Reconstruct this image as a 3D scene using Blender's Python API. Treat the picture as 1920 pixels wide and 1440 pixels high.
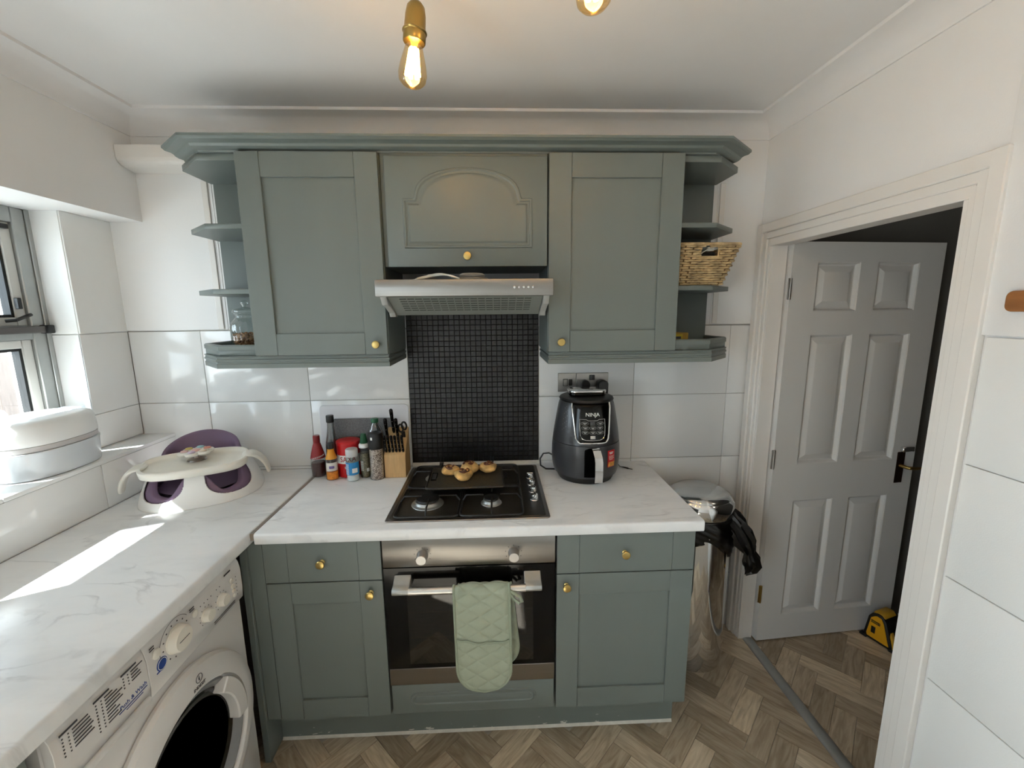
import bpy, bmesh, math, random
from mathutils import Vector, Matrix

for o in list(bpy.data.objects):
    bpy.data.objects.remove(o, do_unlink=True)
SC = bpy.context.scene
COL = SC.collection
random.seed(7)
PI = math.pi

# ------------------------------------------------------------------ camera
CAM = Vector((0.3989, -1.9555, 1.6333))
YAW, PITCH, ROLL, FPX = 0.0393, -0.1681, -0.0099, 799.75
_d = Vector((math.sin(YAW) * math.cos(PITCH), math.cos(YAW) * math.cos(PITCH), math.sin(PITCH)))
_r = Vector((math.cos(YAW), -math.sin(YAW), 0))
_u = _r.cross(_d)
_r2 = math.cos(ROLL) * _r + math.sin(ROLL) * _u
_u2 = -math.sin(ROLL) * _r + math.cos(ROLL) * _u
cam_data = bpy.data.cameras.new('camera')
cam_data.sensor_width = 36.0
cam_data.lens = FPX / 1920 * 36.0
cam_data.clip_start = 0.02
cam = bpy.data.objects.new('camera', cam_data)
COL.objects.link(cam)
cam.matrix_world = Matrix(((_r2.x, _u2.x, -_d.x, CAM.x), (_r2.y, _u2.y, -_d.y, CAM.y),
                           (_r2.z, _u2.z, -_d.z, CAM.z), (0, 0, 0, 1)))
SC.camera = cam

# ------------------------------------------------------------------ world, sun, exposure
world = bpy.data.worlds.new('sky')
world.use_nodes = True
SC.world = world
_bg = world.node_tree.nodes['Background']
_bg.inputs[0].default_value = (0.79, 0.89, 1.0, 1)
_bg.inputs[1].default_value = 7.5
sun_data = bpy.data.lights.new('sun', 'SUN')
sun_data.energy = 42.0
sun_data.angle = 0.009
sun_data.color = (1.0, 0.975, 0.95)
sun = bpy.data.objects.new('sun', sun_data)
COL.objects.link(sun)
SUN_DIR = Vector((1.0, 0.55, -1.0))          # the way the light travels
sun.rotation_euler = SUN_DIR.to_track_quat('-Z', 'Y').to_euler()
sun.location = (-6, -4, 7)
vs = SC.view_settings
vs.view_transform = 'Standard'
vs.look = 'None'
vs.exposure = 0.45
vs.gamma = 1.0
vs.use_curve_mapping = False
SC.cycles.use_denoising = True
SC.cycles.max_bounces = 10
SC.cycles.diffuse_bounces = 6
SC.cycles.caustics_reflective = False
SC.cycles.caustics_refractive = False
SC.cycles.sample_clamp_indirect = 6.0

# ------------------------------------------------------------------ materials
def lin(r, g, b):
    def f(c):
        c /= 255.0
        return c / 12.92 if c <= 0.04045 else ((c + 0.055) / 1.055) ** 2.4
    return (f(r), f(g), f(b), 1.0)

def nt(name):
    m = bpy.data.materials.new(name)
    m.use_nodes = True
    t = m.node_tree
    return m, t, t.nodes['Principled BSDF']

def coords(t, scale=(1, 1, 1), kind='Object'):
    tc = t.nodes.new('ShaderNodeTexCoord')
    mp = t.nodes.new('ShaderNodeMapping')
    mp.inputs['Scale'].default_value = scale
    t.links.new(tc.outputs[kind], mp.inputs['Vector'])
    return mp.outputs['Vector']

def noise(t, vec, scale, detail=4, rough=.55):
    n = t.nodes.new('ShaderNodeTexNoise')
    n.inputs['Scale'].default_value = scale
    n.inputs['Detail'].default_value = detail
    n.inputs['Roughness'].default_value = rough
    t.links.new(vec, n.inputs['Vector'])
    return n.outputs['Fac']

def ramp(t, fac, stops):
    r = t.nodes.new('ShaderNodeValToRGB')
    e = r.color_ramp.elements
    e[0].position, e[0].color = stops[0]
    e[1].position, e[1].color = stops[-1]
    for p, c in stops[1:-1]:
        x = e.new(p)
        x.color = c
    t.links.new(fac, r.inputs['Fac'])
    return r.outputs['Color']

def bump(t, b, fac, strength, dist=.002):
    n = t.nodes.new('ShaderNodeBump')
    n.inputs['Strength'].default_value = strength
    n.inputs['Distance'].default_value = dist
    t.links.new(fac, n.inputs['Height'])
    t.links.new(n.outputs['Normal'], b.inputs['Normal'])

def mul(c, k):
    return (min(1, c[0] * k), min(1, c[1] * k), min(1, c[2] * k), 1)

def mat(name, rgb, rough=.5, metal=0.0, var=.04, vscale=6, bmp=0.0, bscale=200, coat=0.0, spec=.5, stretch=(1, 1, 1), rvar=0.0):
    m, t, b = nt(name)
    c = lin(*rgb)
    b.inputs['Roughness'].default_value = rough
    b.inputs['Metallic'].default_value = metal
    b.inputs['Specular IOR Level'].default_value = spec
    if coat:
        b.inputs['Coat Weight'].default_value = coat
        b.inputs['Coat Roughness'].default_value = .08
    v = coords(t, stretch)
    n = noise(t, v, vscale)
    t.links.new(ramp(t, n, [(.3, mul(c, 1 - var)), (.7, mul(c, 1 + var))]), b.inputs['Base Color'])
    if rvar:
        mr = t.nodes.new('ShaderNodeMapRange')
        mr.inputs['To Min'].default_value = max(0, rough - rvar)
        mr.inputs['To Max'].default_value = min(1, rough + rvar)
        t.links.new(n, mr.inputs['Value'])
        t.links.new(mr.outputs[0], b.inputs['Roughness'])
    if bmp:
        bump(t, b, noise(t, v, bscale, 3), bmp)
    return m

def clear(name, tint, refl=.12, rough=.02, edge=.8):
    """thin clear glass or plastic: tinted see-through with a sheen"""
    m = bpy.data.materials.new(name)
    m.use_nodes = True
    t = m.node_tree
    t.nodes.remove(t.nodes['Principled BSDF'])
    out = t.nodes['Material Output']
    tr = t.nodes.new('ShaderNodeBsdfTransparent')
    tr.inputs[0].default_value = lin(*tint)
    gl = t.nodes.new('ShaderNodeBsdfGlossy')
    gl.inputs['Roughness'].default_value = rough
    lw = t.nodes.new('ShaderNodeLayerWeight')
    lw.inputs['Blend'].default_value = .35
    mr = t.nodes.new('ShaderNodeMapRange')
    mr.inputs['To Min'].default_value = refl
    mr.inputs['To Max'].default_value = edge
    t.links.new(lw.outputs['Facing'], mr.inputs['Value'])
    mx = t.nodes.new('ShaderNodeMixShader')
    t.links.new(mr.outputs[0], mx.inputs[0])
    t.links.new(tr.outputs[0], mx.inputs[1])
    t.links.new(gl.outputs[0], mx.inputs[2])
    t.links.new(mx.outputs[0], out.inputs['Surface'])
    return m

def emit(name, rgb, strength):
    m, t, b = nt(name)
    b.inputs['Base Color'].default_value = lin(*rgb)
    b.inputs['Emission Color'].default_value = lin(*rgb)
    b.inputs['Emission Strength'].default_value = strength
    return m

M = {}
M['paint'] = mat('grey_green_paint', (107, 115, 112), .42, var=.03, vscale=4, bmp=.12, bscale=90, stretch=(1, 1, .12))
M['paint2'] = mat('grey_green_paint_smooth', (107, 115, 112), .4, var=.03, vscale=4)
M['wall'] = mat('white_wall_paint', (230, 229, 228), .75, var=.015, vscale=3, bmp=.15, bscale=220)
M['ceil'] = mat('ceiling_paint', (228, 227, 227), .85, var=.01, bmp=.1, bscale=160)
M['trimw'] = mat('white_gloss_trim', (226, 222, 217), .38, var=.015)
M['tile'] = mat('white_glazed_tile', (230, 230, 229), .09, var=.01, vscale=2, spec=.5)
M['tile_matt'] = mat('white_painted_tile', (232, 232, 230), .5, var=.015, vscale=2, bmp=.15, bscale=260)
M['grout'] = mat('grey_grout', (168, 166, 160), .9)
M['mosaic'] = mat('black_mosaic_tile', (27, 28, 30), .26, var=.15, vscale=40, bmp=.2, bscale=120)
M['mosgrout'] = mat('dark_grout', (66, 66, 66), .9)
M['brass'] = mat('brushed_brass', (205, 178, 112), .28, 1.0, var=.05)
M['abrass'] = mat('aged_brass', (168, 140, 82), .3, 1.0, var=.05, stretch=(1, 1, .05))
M['steel'] = mat('brushed_steel', (156, 152, 147), .34, 1.0, var=.04, vscale=3, stretch=(.6, .6, 60))
def brush(m):
    t = m.node_tree
    b = t.nodes['Principled BSDF']
    tn = t.nodes.new('ShaderNodeTangent')
    tn.direction_type = 'RADIAL'
    tn.axis = 'X'
    b.inputs['Anisotropic'].default_value = .9
    b.inputs['Anisotropic Rotation'].default_value = ANI
    t.links.new(tn.outputs[0], b.inputs['Tangent'])
ANI = 0.25
brush(M['steel'])
M['chrome'] = mat('chrome', (222, 222, 222), .06, 1.0, var=.01)
M['alu'] = mat('dull_aluminium', (176, 178, 176), .42, .85, var=.06, vscale=14)
M['black'] = mat('black_plastic', (16, 16, 17), .4)
M['blackgloss'] = mat('black_gloss', (8, 8, 9), .1, spec=.28)
M['enamel'] = mat('black_enamel_iron', (20, 20, 21), .35, bmp=.15, bscale=300)
M['hobplate'] = mat('dark_worn_steel', (92, 88, 82), .34, .85, var=.12, vscale=9, rvar=.1)
M['whiteplastic'] = mat('white_plastic', (234, 234, 232), .3, var=.01)
M['offwhite'] = mat('cream_plastic', (226, 222, 212), .38, var=.01)
M['appliance'] = mat('white_enamel_appliance', (216, 214, 212), .28, var=.01)
M['purple'] = mat('mauve_soft_plastic', (120, 98, 124), .55, var=.04)
M['charcoal'] = mat('charcoal_plastic', (54, 55, 58), .3, var=.05, coat=.2)
M['glove'] = mat('sage_quilted_cotton', (158, 166, 147), .95, var=.05, vscale=30, bmp=.4, bscale=700)
M['glove_trim'] = mat('sage_cotton_binding', (146, 155, 136), .95, var=.04, bmp=.4, bscale=700)
M['ink'] = mat('dark_print', (60, 60, 66), .6)
M['inkblue'] = mat('blue_print', (38, 68, 142), .5)
M['inkwhite'] = mat('white_print', (232, 232, 228), .5)
M['glass'] = clear('clear_glass', (246, 250, 249), .04, .01, .5)
M['window_glass'] = clear('window_pane_glass', (243, 247, 247), .04, .0, .5)
M['ovenglass'] = clear('dark_oven_glass', (128, 128, 126), .04, .03, .3)
M['redplastic'] = mat('red_plastic', (196, 30, 34), .35)
M['wood'] = mat('pale_beech_wood', (206, 168, 116), .5, var=.1, vscale=14, stretch=(8, 8, 1))
M['woodwarm'] = mat('warm_oiled_wood', (150, 100, 58), .5, var=.12, vscale=14, stretch=(1, 1, 8))
M['bag'] = mat('black_bin_liner', (13, 13, 14), .28, var=.1, bmp=.5, bscale=40)
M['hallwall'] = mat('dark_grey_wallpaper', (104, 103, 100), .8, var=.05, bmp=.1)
M['doorpaint'] = mat('door_white_paint', (214, 212, 209), .45, var=.015, bmp=.18, bscale=70, stretch=(1, 1, .1))
M['seagrass'] = None
M['recess_shade'] = mat('painted_recess_shade', (5, 5, 5), 1.0, spec=.02)  # near-black colour painting the shade inside the fryer's handle hollow
M['darkin'] = mat('dark_void', (22, 21, 20), .9)
M['caulk'] = mat('white_sealant', (214, 208, 196), .7, var=.08, vscale=40)

def marble():
    m, t, b = nt('white_marble_laminate')
    b.inputs['Roughness'].default_value = .2
    v = coords(t, (1.0, 2.2, 1))
    n1 = noise(t, v, 2.2, 6, .6)
    # soft grey drifts
    base = ramp(t, n1, [(.35, lin(222, 224, 226)), (.5, lin(233, 234, 235)), (.75, lin(226, 228, 230))])
    n2 = t.nodes.new('ShaderNodeTexNoise')
    n2.inputs['Scale'].default_value = 3.1
    n2.inputs['Detail'].default_value = 7
    n2.inputs['Distortion'].default_value = 1.1
    t.links.new(v, n2.inputs['Vector'])
    vein = ramp(t, n2.outputs['Fac'], [(.47, (0, 0, 0, 1)), (.5, (1, 1, 1, 1)), (.53, (0, 0, 0, 1))])
    n3 = noise(t, v, 5.0, 3)
    msk = ramp(t, n3, [(.45, (0, 0, 0, 1)), (.7, (.55, .55, .55, 1))])
    mm = t.nodes.new('ShaderNodeMath')
    mm.operation = 'MULTIPLY'
    t.links.new(vein, mm.inputs[0])
    t.links.new(msk, mm.inputs[1])
    mix = t.nodes.new('ShaderNodeMixRGB')
    mix.inputs['Color2'].default_value = lin(176, 177, 180)
    t.links.new(mm.outputs[0], mix.inputs['Fac'])
    t.links.new(base, mix.inputs['Color1'])
    t.links.new(mix.outputs[0], b.inputs['Base Color'])
    return m
M['marble'] = marble()

def plankmat():
    m, t, b = nt('grey_oak_vinyl')
    b.inputs['Roughness'].default_value = .42
    oi = t.nodes.new('ShaderNodeObjectInfo')
    tc = t.nodes.new('ShaderNodeTexCoord')
    add = t.nodes.new('ShaderNodeVectorMath')
    add.operation = 'ADD'
    sc = t.nodes.new('ShaderNodeMath')
    sc.operation = 'MULTIPLY'
    sc.inputs[1].default_value = 37.0
    t.links.new(oi.outputs['Random'], sc.inputs[0])
    cx = t.nodes.new('ShaderNodeCombineXYZ')
    t.links.new(sc.outputs[0], cx.inputs[0])
    t.links.new(sc.outputs[0], cx.inputs[1])
    t.links.new(tc.outputs['Object'], add.inputs[0])
    t.links.new(cx.outputs[0], add.inputs[1])
    mp = t.nodes.new('ShaderNodeMapping')
    mp.inputs['Scale'].default_value = (2.2, 16, 1)
    t.links.new(add.outputs[0], mp.inputs['Vector'])
    n = t.nodes.new('ShaderNodeTexNoise')
    n.inputs['Scale'].default_value = 3.2
    n.inputs['Detail'].default_value = 7
    n.inputs['Distortion'].default_value = 1.4
    t.links.new(mp.outputs['Vector'], n.inputs['Vector'])
    grain = ramp(t, n.outputs['Fac'], [(.25, lin(150, 134, 112)), (.5, lin(184, 168, 145)), (.75, lin(206, 192, 170))])
    tone = ramp(t, oi.outputs['Random'], [(0, (.62, .60, .57, 1)), (.35, (.84, .82, .8, 1)), (.7, (1.05, 1.04, 1.03, 1)), (1, (1.4, 1.4, 1.38, 1))])
    mx = t.nodes.new('ShaderNodeMixRGB')
    mx.blend_type = 'MULTIPLY'
    mx.inputs['Fac'].default_value = 1
    t.links.new(grain, mx.inputs['Color1'])
    t.links.new(tone, mx.inputs['Color2'])
    t.links.new(mx.outputs[0], b.inputs['Base Color'])
    bump(t, b, n.outputs['Fac'], .08)
    return m
M['plank'] = plankmat()
M['vinyl'] = mat('grey_oak_vinyl_far', (170, 160, 148), .45, var=.15, vscale=10, stretch=(2, 8, 1))

def speckle(name, base, spots, scale, rough=.5, lo=.45, hi=.55):
    m, t, b = nt(name)
    b.inputs['Roughness'].default_value = rough
    vo = t.nodes.new('ShaderNodeTexVoronoi')
    vo.inputs['Scale'].default_value = scale
    t.links.new(coords(t), vo.inputs['Vector'])
    sp = t.nodes.new('ShaderNodeSeparateColor')
    t.links.new(vo.outputs['Color'], sp.inputs[0])
    t.links.new(ramp(t, sp.outputs[0], [(lo, lin(*base)), (hi, lin(*spots))]), b.inputs['Base Color'])
    return m
M['peppersalt'] = speckle('pink_salt_and_pepper', (206, 184, 170), (104, 78, 66), 260, .5, .4, .8)
M['greystone'] = speckle('grey_speckled_board', (92, 92, 94), (116, 116, 118), 500, .45)
M['griddle'] = speckle('greasy_dark_griddle', (52, 49, 44), (72, 66, 54), 160, .42, .2, .9)
M['pastry'] = mat('baked_pastry', (216, 174, 108), .6, var=.4, vscale=32, bmp=.6, bscale=160)
M['pastry_top'] = mat('browned_pastry_swirl', (96, 48, 24), .45, var=.35, vscale=60, bmp=.5, bscale=200)
M['fence'] = mat('weathered_fence_wood', (120, 106, 98), .85, var=.14, vscale=7, stretch=(6, 6, .7), bmp=.3, bscale=40)
M['leaf'] = mat('garden_leaf', (84, 122, 60), .6, var=.4, vscale=3)
M['bark'] = mat('tree_bark', (92, 76, 60), .9, var=.2, vscale=20)
M['patio'] = mat('pale_concrete_patio', (190, 190, 188), .9, var=.06)
M['grass'] = mat('garden_lawn', (96, 116, 70), .95, var=.2, vscale=8)
M['seagrass'] = mat('woven_seagrass', (182, 158, 118), .8, var=.45, vscale=28, bmp=.4, bscale=300)

# ------------------------------------------------------------------ mesh builder
ORI = {}

class MB:
    def __init__(self):
        self.v, self.f = [], []

    def add(self, vs_, fs, mtx=None):
        n = len(self.v)
        for p in vs_:
            p = Vector(p)
            self.v.append(mtx @ p if mtx is not None else p)
        self.f += [tuple(i + n for i in f) for f in fs]
        return self

    def box(self, x0, y0, z0, x1, y1, z1, bev=0.0, seg=1, mtx=None):
        if x0 > x1: x0, x1 = x1, x0
        if y0 > y1: y0, y1 = y1, y0
        if z0 > z1: z0, z1 = z1, z0
        if bev <= 0:
            vs_ = [(x, y, z) for z in (z0, z1) for y in (y0, y1) for x in (x0, x1)]
            fs = [(0, 2, 3, 1), (4, 5, 7, 6), (0, 1, 5, 4), (2, 6, 7, 3), (0, 4, 6, 2), (1, 3, 7, 5)]
            return self.add(vs_, fs, mtx)
        bm = bmesh.new()
        bmesh.ops.create_cube(bm, size=1)
        for v in bm.verts:
            v.co = Vector(((x0 + x1) / 2 + v.co.x * (x1 - x0), (y0 + y1) / 2 + v.co.y * (y1 - y0), (z0 + z1) / 2 + v.co.z * (z1 - z0)))
        bmesh.ops.bevel(bm, geom=bm.edges[:], offset=bev, segments=seg, affect='EDGES', profile=.5)
        self.bm(bm, mtx)
        return self

    def bm(self, bm, mtx=None):
        bm.verts.index_update()
        self.add([v.co.copy() for v in bm.verts], [tuple(v.index for v in f.verts) for f in bm.faces], mtx)
        bm.free()

    def prism(self, poly, axis, lo, hi, bev=0.0, seg=1, mtx=None):
        """poly: 2-D points; axis x: (y,z), axis y: (x,z), axis z: (x,y)"""
        def p3(a, b, c):
            return {'x': (c, a, b), 'y': (a, c, b), 'z': (a, b, c)}[axis]
        bm = bmesh.new()
        A = [bm.verts.new(p3(a, b, lo)) for a, b in poly]
        B = [bm.verts.new(p3(a, b, hi)) for a, b in poly]
        n = len(poly)
        bm.faces.new(A)
        bm.faces.new(B[::-1])
        for i in range(n):
            j = (i + 1) % n
            bm.faces.new((A[i], B[i], B[j], A[j]))
        bmesh.ops.recalc_face_normals(bm, faces=bm.faces[:])
        if bev > 0:
            bmesh.ops.bevel(bm, geom=bm.edges[:], offset=bev, segments=seg, affect='EDGES', profile=.5)
        self.bm(bm, mtx)
        return self

    def lathe(self, prof, segs=24, c=(0, 0, 0), axis='z', mtx=None, fr=None):
        """prof: (radius, height) pairs from bottom to top; fr: optional radius factor by angle"""
        vs_, fs = [], []
        n = len(prof)
        for i in range(segs):
            a = 2 * PI * i / segs
            k = fr(a) if fr else 1
            for r, h in prof:
                x, y = r * k * math.cos(a), r * k * math.sin(a)
                if axis == 'z': p = (x, y, h)
                elif axis == 'y': p = (x, -h, y)
                else: p = (h, x, y)
                vs_.append((c[0] + p[0], c[1] + p[1], c[2] + p[2]))
        for i in range(segs):
            j = (i + 1) % segs
            for k in range(n - 1):
                fs.append((i * n + k, j * n + k, j * n + k + 1, i * n + k + 1))
        fs.append(tuple(i * n for i in range(segs))[::-1])
        fs.append(tuple(i * n + n - 1 for i in range(segs)))
        return self.add(vs_, fs, mtx)

    def tube(self, path, r, segs=8, closed=False, mtx=None, cap=True):
        path = [Vector(p) for p in path]
        n = len(path)
        rr = r if isinstance(r, (list, tuple)) else [r] * n
        vs_, fs = [], []
        up = None
        for i in range(n):
            if closed:
                tg = path[(i + 1) % n] - path[i - 1]
            else:
                tg = path[min(i + 1, n - 1)] - path[max(i - 1, 0)]
            tg.normalize()
            if up is None:
                up = Vector((0, 0, 1)) if abs(tg.z) < .9 else Vector((1, 0, 0))
            s = tg.cross(up)
            if s.length < 1e-6:
                s = tg.cross(Vector((0, 1, 0)))
            s.normalize()
            up = s.cross(tg).normalized()
            for k in range(segs):
                a = 2 * PI * k / segs
                vs_.append(path[i] + (s * math.cos(a) + up * math.sin(a)) * rr[i])
        m = n if closed else n - 1
        for i in range(m):
            j = (i + 1) % n
            for k in range(segs):
                l = (k + 1) % segs
                fs.append((i * segs + k, i * segs + l, j * segs + l, j * segs + k))
        if not closed and cap:
            fs.append(tuple(range(segs))[::-1])
            fs.append(tuple((n - 1) * segs + k for k in range(segs)))
        return self.add(vs_, fs, mtx)

    def sweep(self, prof, path, closed_prof=True, mtx=None):
        """prof: (outward offset, z) ; path: plan points (x,y); outward is to the right of travel; mitred"""
        n = len(path)
        P = [Vector((p[0], p[1])) for p in path]
        vs_, fs = [], []
        for i in range(n):
            d1 = (P[i] - P[i - 1]).normalized() if i else (P[1] - P[0]).normalized()
            d2 = (P[i + 1] - P[i]).normalized() if i < n - 1 else d1
            n1, n2 = Vector((d1.y, -d1.x)), Vector((d2.y, -d2.x))
            b = n1 + n2
            b = b / b.dot(n1)
            for o_, z in prof:
                q = P[i] + b * o_
                vs_.append((q.x, q.y, z))
        m = len(prof)
        for i in range(n - 1):
            for k in range(m if closed_prof else m - 1):
                l = (k + 1) % m
                fs.append((i * m + k, (i + 1) * m + k, (i + 1) * m + l, i * m + l))
        if closed_prof:
            fs.append(tuple(range(m)))
            fs.append(tuple((n - 1) * m + k for k in range(m))[::-1])
        return self.add(vs_, fs, mtx)

    def grid(self, fn, nu, nv, cu=False, cv=False, keep=None, mtx=None):
        vs_ = [fn(i / (nu if cu else nu - 1), j / (nv if cv else nv - 1)) for i in range(nu) for j in range(nv)]
        fs = []
        for i in range(nu if cu else nu - 1):
            for j in range(nv if cv else nv - 1):
                if keep and not keep((i + .5) / (nu if cu else nu - 1), (j + .5) / (nv - 1)):
                    continue
                a, b = i * nv + j, ((i + 1) % nu) * nv + j
                c, d = ((i + 1) % nu) * nv + (j + 1) % nv, i * nv + (j + 1) % nv
                fs.append((a, b, c, d))
        return self.add(vs_, fs, mtx)

    def mesh(self, name, sharp=38, shift=None):
        me = bpy.data.meshes.new(name)
        vs_ = [v - shift for v in self.v] if shift is not None else self.v
        me.from_pydata([tuple(v) for v in vs_], [], self.f)
        bm = bmesh.new()
        bm.from_mesh(me)
        loose = [v for v in bm.verts if not v.link_faces]
        if loose:
            bmesh.ops.delete(bm, geom=loose, context='VERTS')
        bmesh.ops.recalc_face_normals(bm, faces=bm.faces[:])
        bm.to_mesh(me)
        bm.free()
        me.polygons.foreach_set('use_smooth', [True] * len(me.polygons))
        me.set_sharp_from_angle(angle=math.radians(sharp))
        return me

    def build(self, name, m, parent=None, label=None, sharp=38, stuff=False):
        """vertices are in the scene's coordinates; the object is linked under its parent"""
        sh = ORI.get(parent.name) if parent is not None else None
        me = self.mesh(name, sharp, sh)
        me.materials.append(M[m] if isinstance(m, str) else m)
        o = bpy.data.objects.new(name, me)
        COL.objects.link(o)
        if parent is not None:
            o.parent = parent
            ORI[o.name] = sh
        else:
            ORI[o.name] = Vector((0, 0, 0))
        if label: o['label'] = label
        if stuff: o['kind'] = 'stuff'
        return o

def tag(o, label, cat, group=None):
    o['label'], o['category'] = label, cat
    if group: o['group'] = group
    return o

def thing(name, label, cat, loc=(0, 0, 0), rotz=0.0, group=None, local=False):
    o = bpy.data.objects.new(name, None)
    COL.objects.link(o)
    o.empty_display_size = .05
    o.location = loc
    o.rotation_euler = (0, 0, rotz)
    tag(o, label, cat, group)
    ORI[o.name] = Vector((0, 0, 0)) if local else Vector(loc)
    return o

def struct(o):
    o['kind'] = 'structure'
    return o

def piece(name, me, parent, loc, rot=(0, 0, 0), label=None):
    """another object that shares mesh data; loc is in the scene's coordinates"""
    o = bpy.data.objects.new(name, me)
    COL.objects.link(o)
    o.parent = parent
    o.location = Vector(loc) - ORI[parent.name]
    o.rotation_euler = rot
    ORI[o.name] = ORI[parent.name]
    if label: o['label'] = label
    return o

def text(s, size, depth=.0006):
    """lettering as (verts, faces) centred on the origin, in the xz plane, facing -y"""
    cu = bpy.data.curves.new('lettering', 'FONT')
    cu.body = s
    cu.size = size
    cu.extrude = depth
    cu.align_x = 'CENTER'
    cu.align_y = 'CENTER'
    cu.resolution_u = 3
    o = bpy.data.objects.new('lettering', cu)
    COL.objects.link(o)
    dg = bpy.context.evaluated_depsgraph_get()
    me = bpy.data.meshes.new_from_object(o.evaluated_get(dg))
    vs_ = [Vector((v.co.x, -v.co.z, v.co.y)) for v in me.vertices]
    fs = [tuple(p.vertices) for p in me.polygons]
    bpy.data.objects.remove(o, do_unlink=True)
    bpy.data.curves.remove(cu)
    bpy.data.meshes.remove(me)
    return vs_, fs

def wrap(vs_, r, c, a0=-PI / 2):
    """bend flat lettering (xz) round a vertical cylinder of radius r centred at c"""
    out = []
    for v in vs_:
        a = a0 + v.x / r
        rr = r - v.y
        out.append((c[0] + rr * math.cos(a), c[1] + rr * math.sin(a), c[2] + v.z))
    return out

def band(r, z0, z1, a0, a1, c, n=14, t=.0006):
    """a label patch on a vertical cylinder"""
    mb = MB()
    vs_, fs = [], []
    for i in range(n + 1):
        a = a0 + (a1 - a0) * i / n
        for rr in (r + .0003, r + t):
            for z in (z0, z1):
                vs_.append((c[0] + rr * math.cos(a), c[1] + rr * math.sin(a), c[2] + z))
    for i in range(n):
        k = i * 4
        fs += [(k + 2, k + 6, k + 7, k + 3), (k, k + 1, k + 5, k + 4), (k + 1, k + 3, k + 7, k + 5), (k, k + 4, k + 6, k + 2)]
    fs += [(0, 2, 3, 1), (n * 4, n * 4 + 1, n * 4 + 3, n * 4 + 2)]
    return mb.add(vs_, fs)

# ------------------------------------------------------------------ the room shell
XL, XL2, XW, XR, ZC = -1.075, -1.213, -1.32, 1.60, 2.43
YN = -3.5                       # rear wall, behind the camera
ROWS = [0.0, .300, .613, .926, 1.239, 1.562]
WIN0, WIN1 = -1.28, -.222       # window opening along y
HX1 = 2.78                      # far side of the hall

fl = MB().box(-1.5, YN - .1, -.06, HX1 + .1, .3, -.004).build('floor', 'vinyl')
struct(fl)
PW, PL = .0755, .2265
pm = MB().box(-PL / 2 + .0006, -PW / 2 + .0006, -.0035, PL / 2 - .0006, PW / 2 - .0006, 0, .0005)
plank_me = pm.mesh('plank')
plank_me.materials.append(M['plank'])
c45 = math.cos(PI / 4)
A0 = Vector((1.415, -.374))
npl = 0
for m_ in range(-14, 15):
    for k in range(-40, 41):
        for kind in (0, 1):
            bx_, by_ = k * PW + m_ * PL, k * PW - m_ * PL
            cx_, cy_ = (bx_ + PL / 2, by_ + PW / 2) if kind == 0 else (bx_ + PW / 2, by_ + PW + PL / 2)
            cx_ -= PL / 2
            cy_ -= PW / 2
            x, y = A0.x + (cx_ - cy_) * c45, A0.y + (cx_ + cy_) * c45
            kit = -.52 < x < 1.62 and -1.16 < y < -.46 or 1.08 < x < 1.62 and -.46 <= y < .02
            hall = 1.62 <= x < 2.5 and -1.05 < y < .02
            if kit or hall:
                piece('plank', plank_me, fl, (x, y, 0), (0, 0, PI / 4 + (PI / 2 if kind else 0)))
                npl += 1

struct(MB().box(-1.5, YN - .1, ZC, HX1 + .1, .3, ZC + .1).build('ceiling', 'ceil'))

# back wall: masonry with separate tiles in front of the grout, boarded above
wb = struct(MB().box(-1.5, .004, 0, XR + .07, .16, ZC).build('wall_back', 'grout'))
G = .0013
def tiles_back(xs, rows):
    for a, b in zip(xs[:-1], xs[1:]):
        for c, d in zip(rows[:-1], rows[1:]):
            MB().box(a + G, 0, c + G, b - G, .0055, d - G, .0012, 2).build('tile', 'tile', wb)
tiles_back([-1.213, -.9057, -.4518, 0], [.912, .926, 1.239, 1.562])
tiles_back([.6, 1.049, 1.497, 1.6], [.300, .613, .926, 1.239, 1.562])
MB().box(1.0, 0, 0, 1.6, .0055, .298, .0012, 2).build('tile', 'tile', wb)
MB().box(-1.213, -.008, 1.566, -.775, .0055, 2.43, .002).build('board', 'wall', wb)
MB().box(-.775, -.006, 1.566, 0, .0055, 2.43).build('board', 'wall', wb)
MB().box(.6, -.006, 1.566, 1.39, .0055, 2.43).build('board', 'wall', wb)
MB().box(0, -.006, 1.75, .6, .0055, 2.43).build('board', 'wall', wb)
MB().box(1.39, -.008, 1.566, 1.6, .0055, 2.43, .002).build('board', 'wall', wb)
struct(MB().box(-.815, -.014, 1.57, -.79, -.0085, 2.18, .002).build('trim_5', 'trimw'))
struct(MB().box(1.397, -.014, 1.57, 1.422, -.0085, 2.178, .002).build('trim_6', 'trimw'))

# left wall: low wall, deep window recess, beam above
wl = MB()
for y0, y1 in ((YN - .1, -3.3), (-2.15, .12)):
    wl.box(-1.5, y0, 0, XL - .006, y1, 1.08)
wl.box(-1.5, YN - .1, 2.02, XL, .12, ZC)
for y0, y1 in ((YN - .1, -3.3), (-2.15, WIN0), (WIN1 + .006, .12)):
    wl.box(-1.5, y0, 1.08, XL2 - .006, y1, 2.02)
wl = struct(wl.build('wall_left', 'wall'))
for a, b in ((-.376, 0), (-.826, -.376), (-1.276, -.826), (-1.726, -1.276), (-2.14, -1.726)):
    MB().box(XL - .0055, a + G, .914, XL, b - G, 1.0835, .0012, 2).build('tile', 'tile', wl)
for c, d in ((1.101, 1.239), (1.239, 1.562)):
    MB().box(XL2 - .0055, WIN1, c + G, XL2, 0 - G, d - G, .0012, 2).build('tile', 'tile', wl)
MB().box(XL2 - .0055, WIN1, 1.564, XL2 + .004, 0, 2.02, .002).build('tile', 'tile_matt', wl)
MB().box(XW - .06, WIN1, 1.101, XL2 - .001, WIN1 + .0055, 1.56, .001).build('tile', 'tile', wl)
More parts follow.
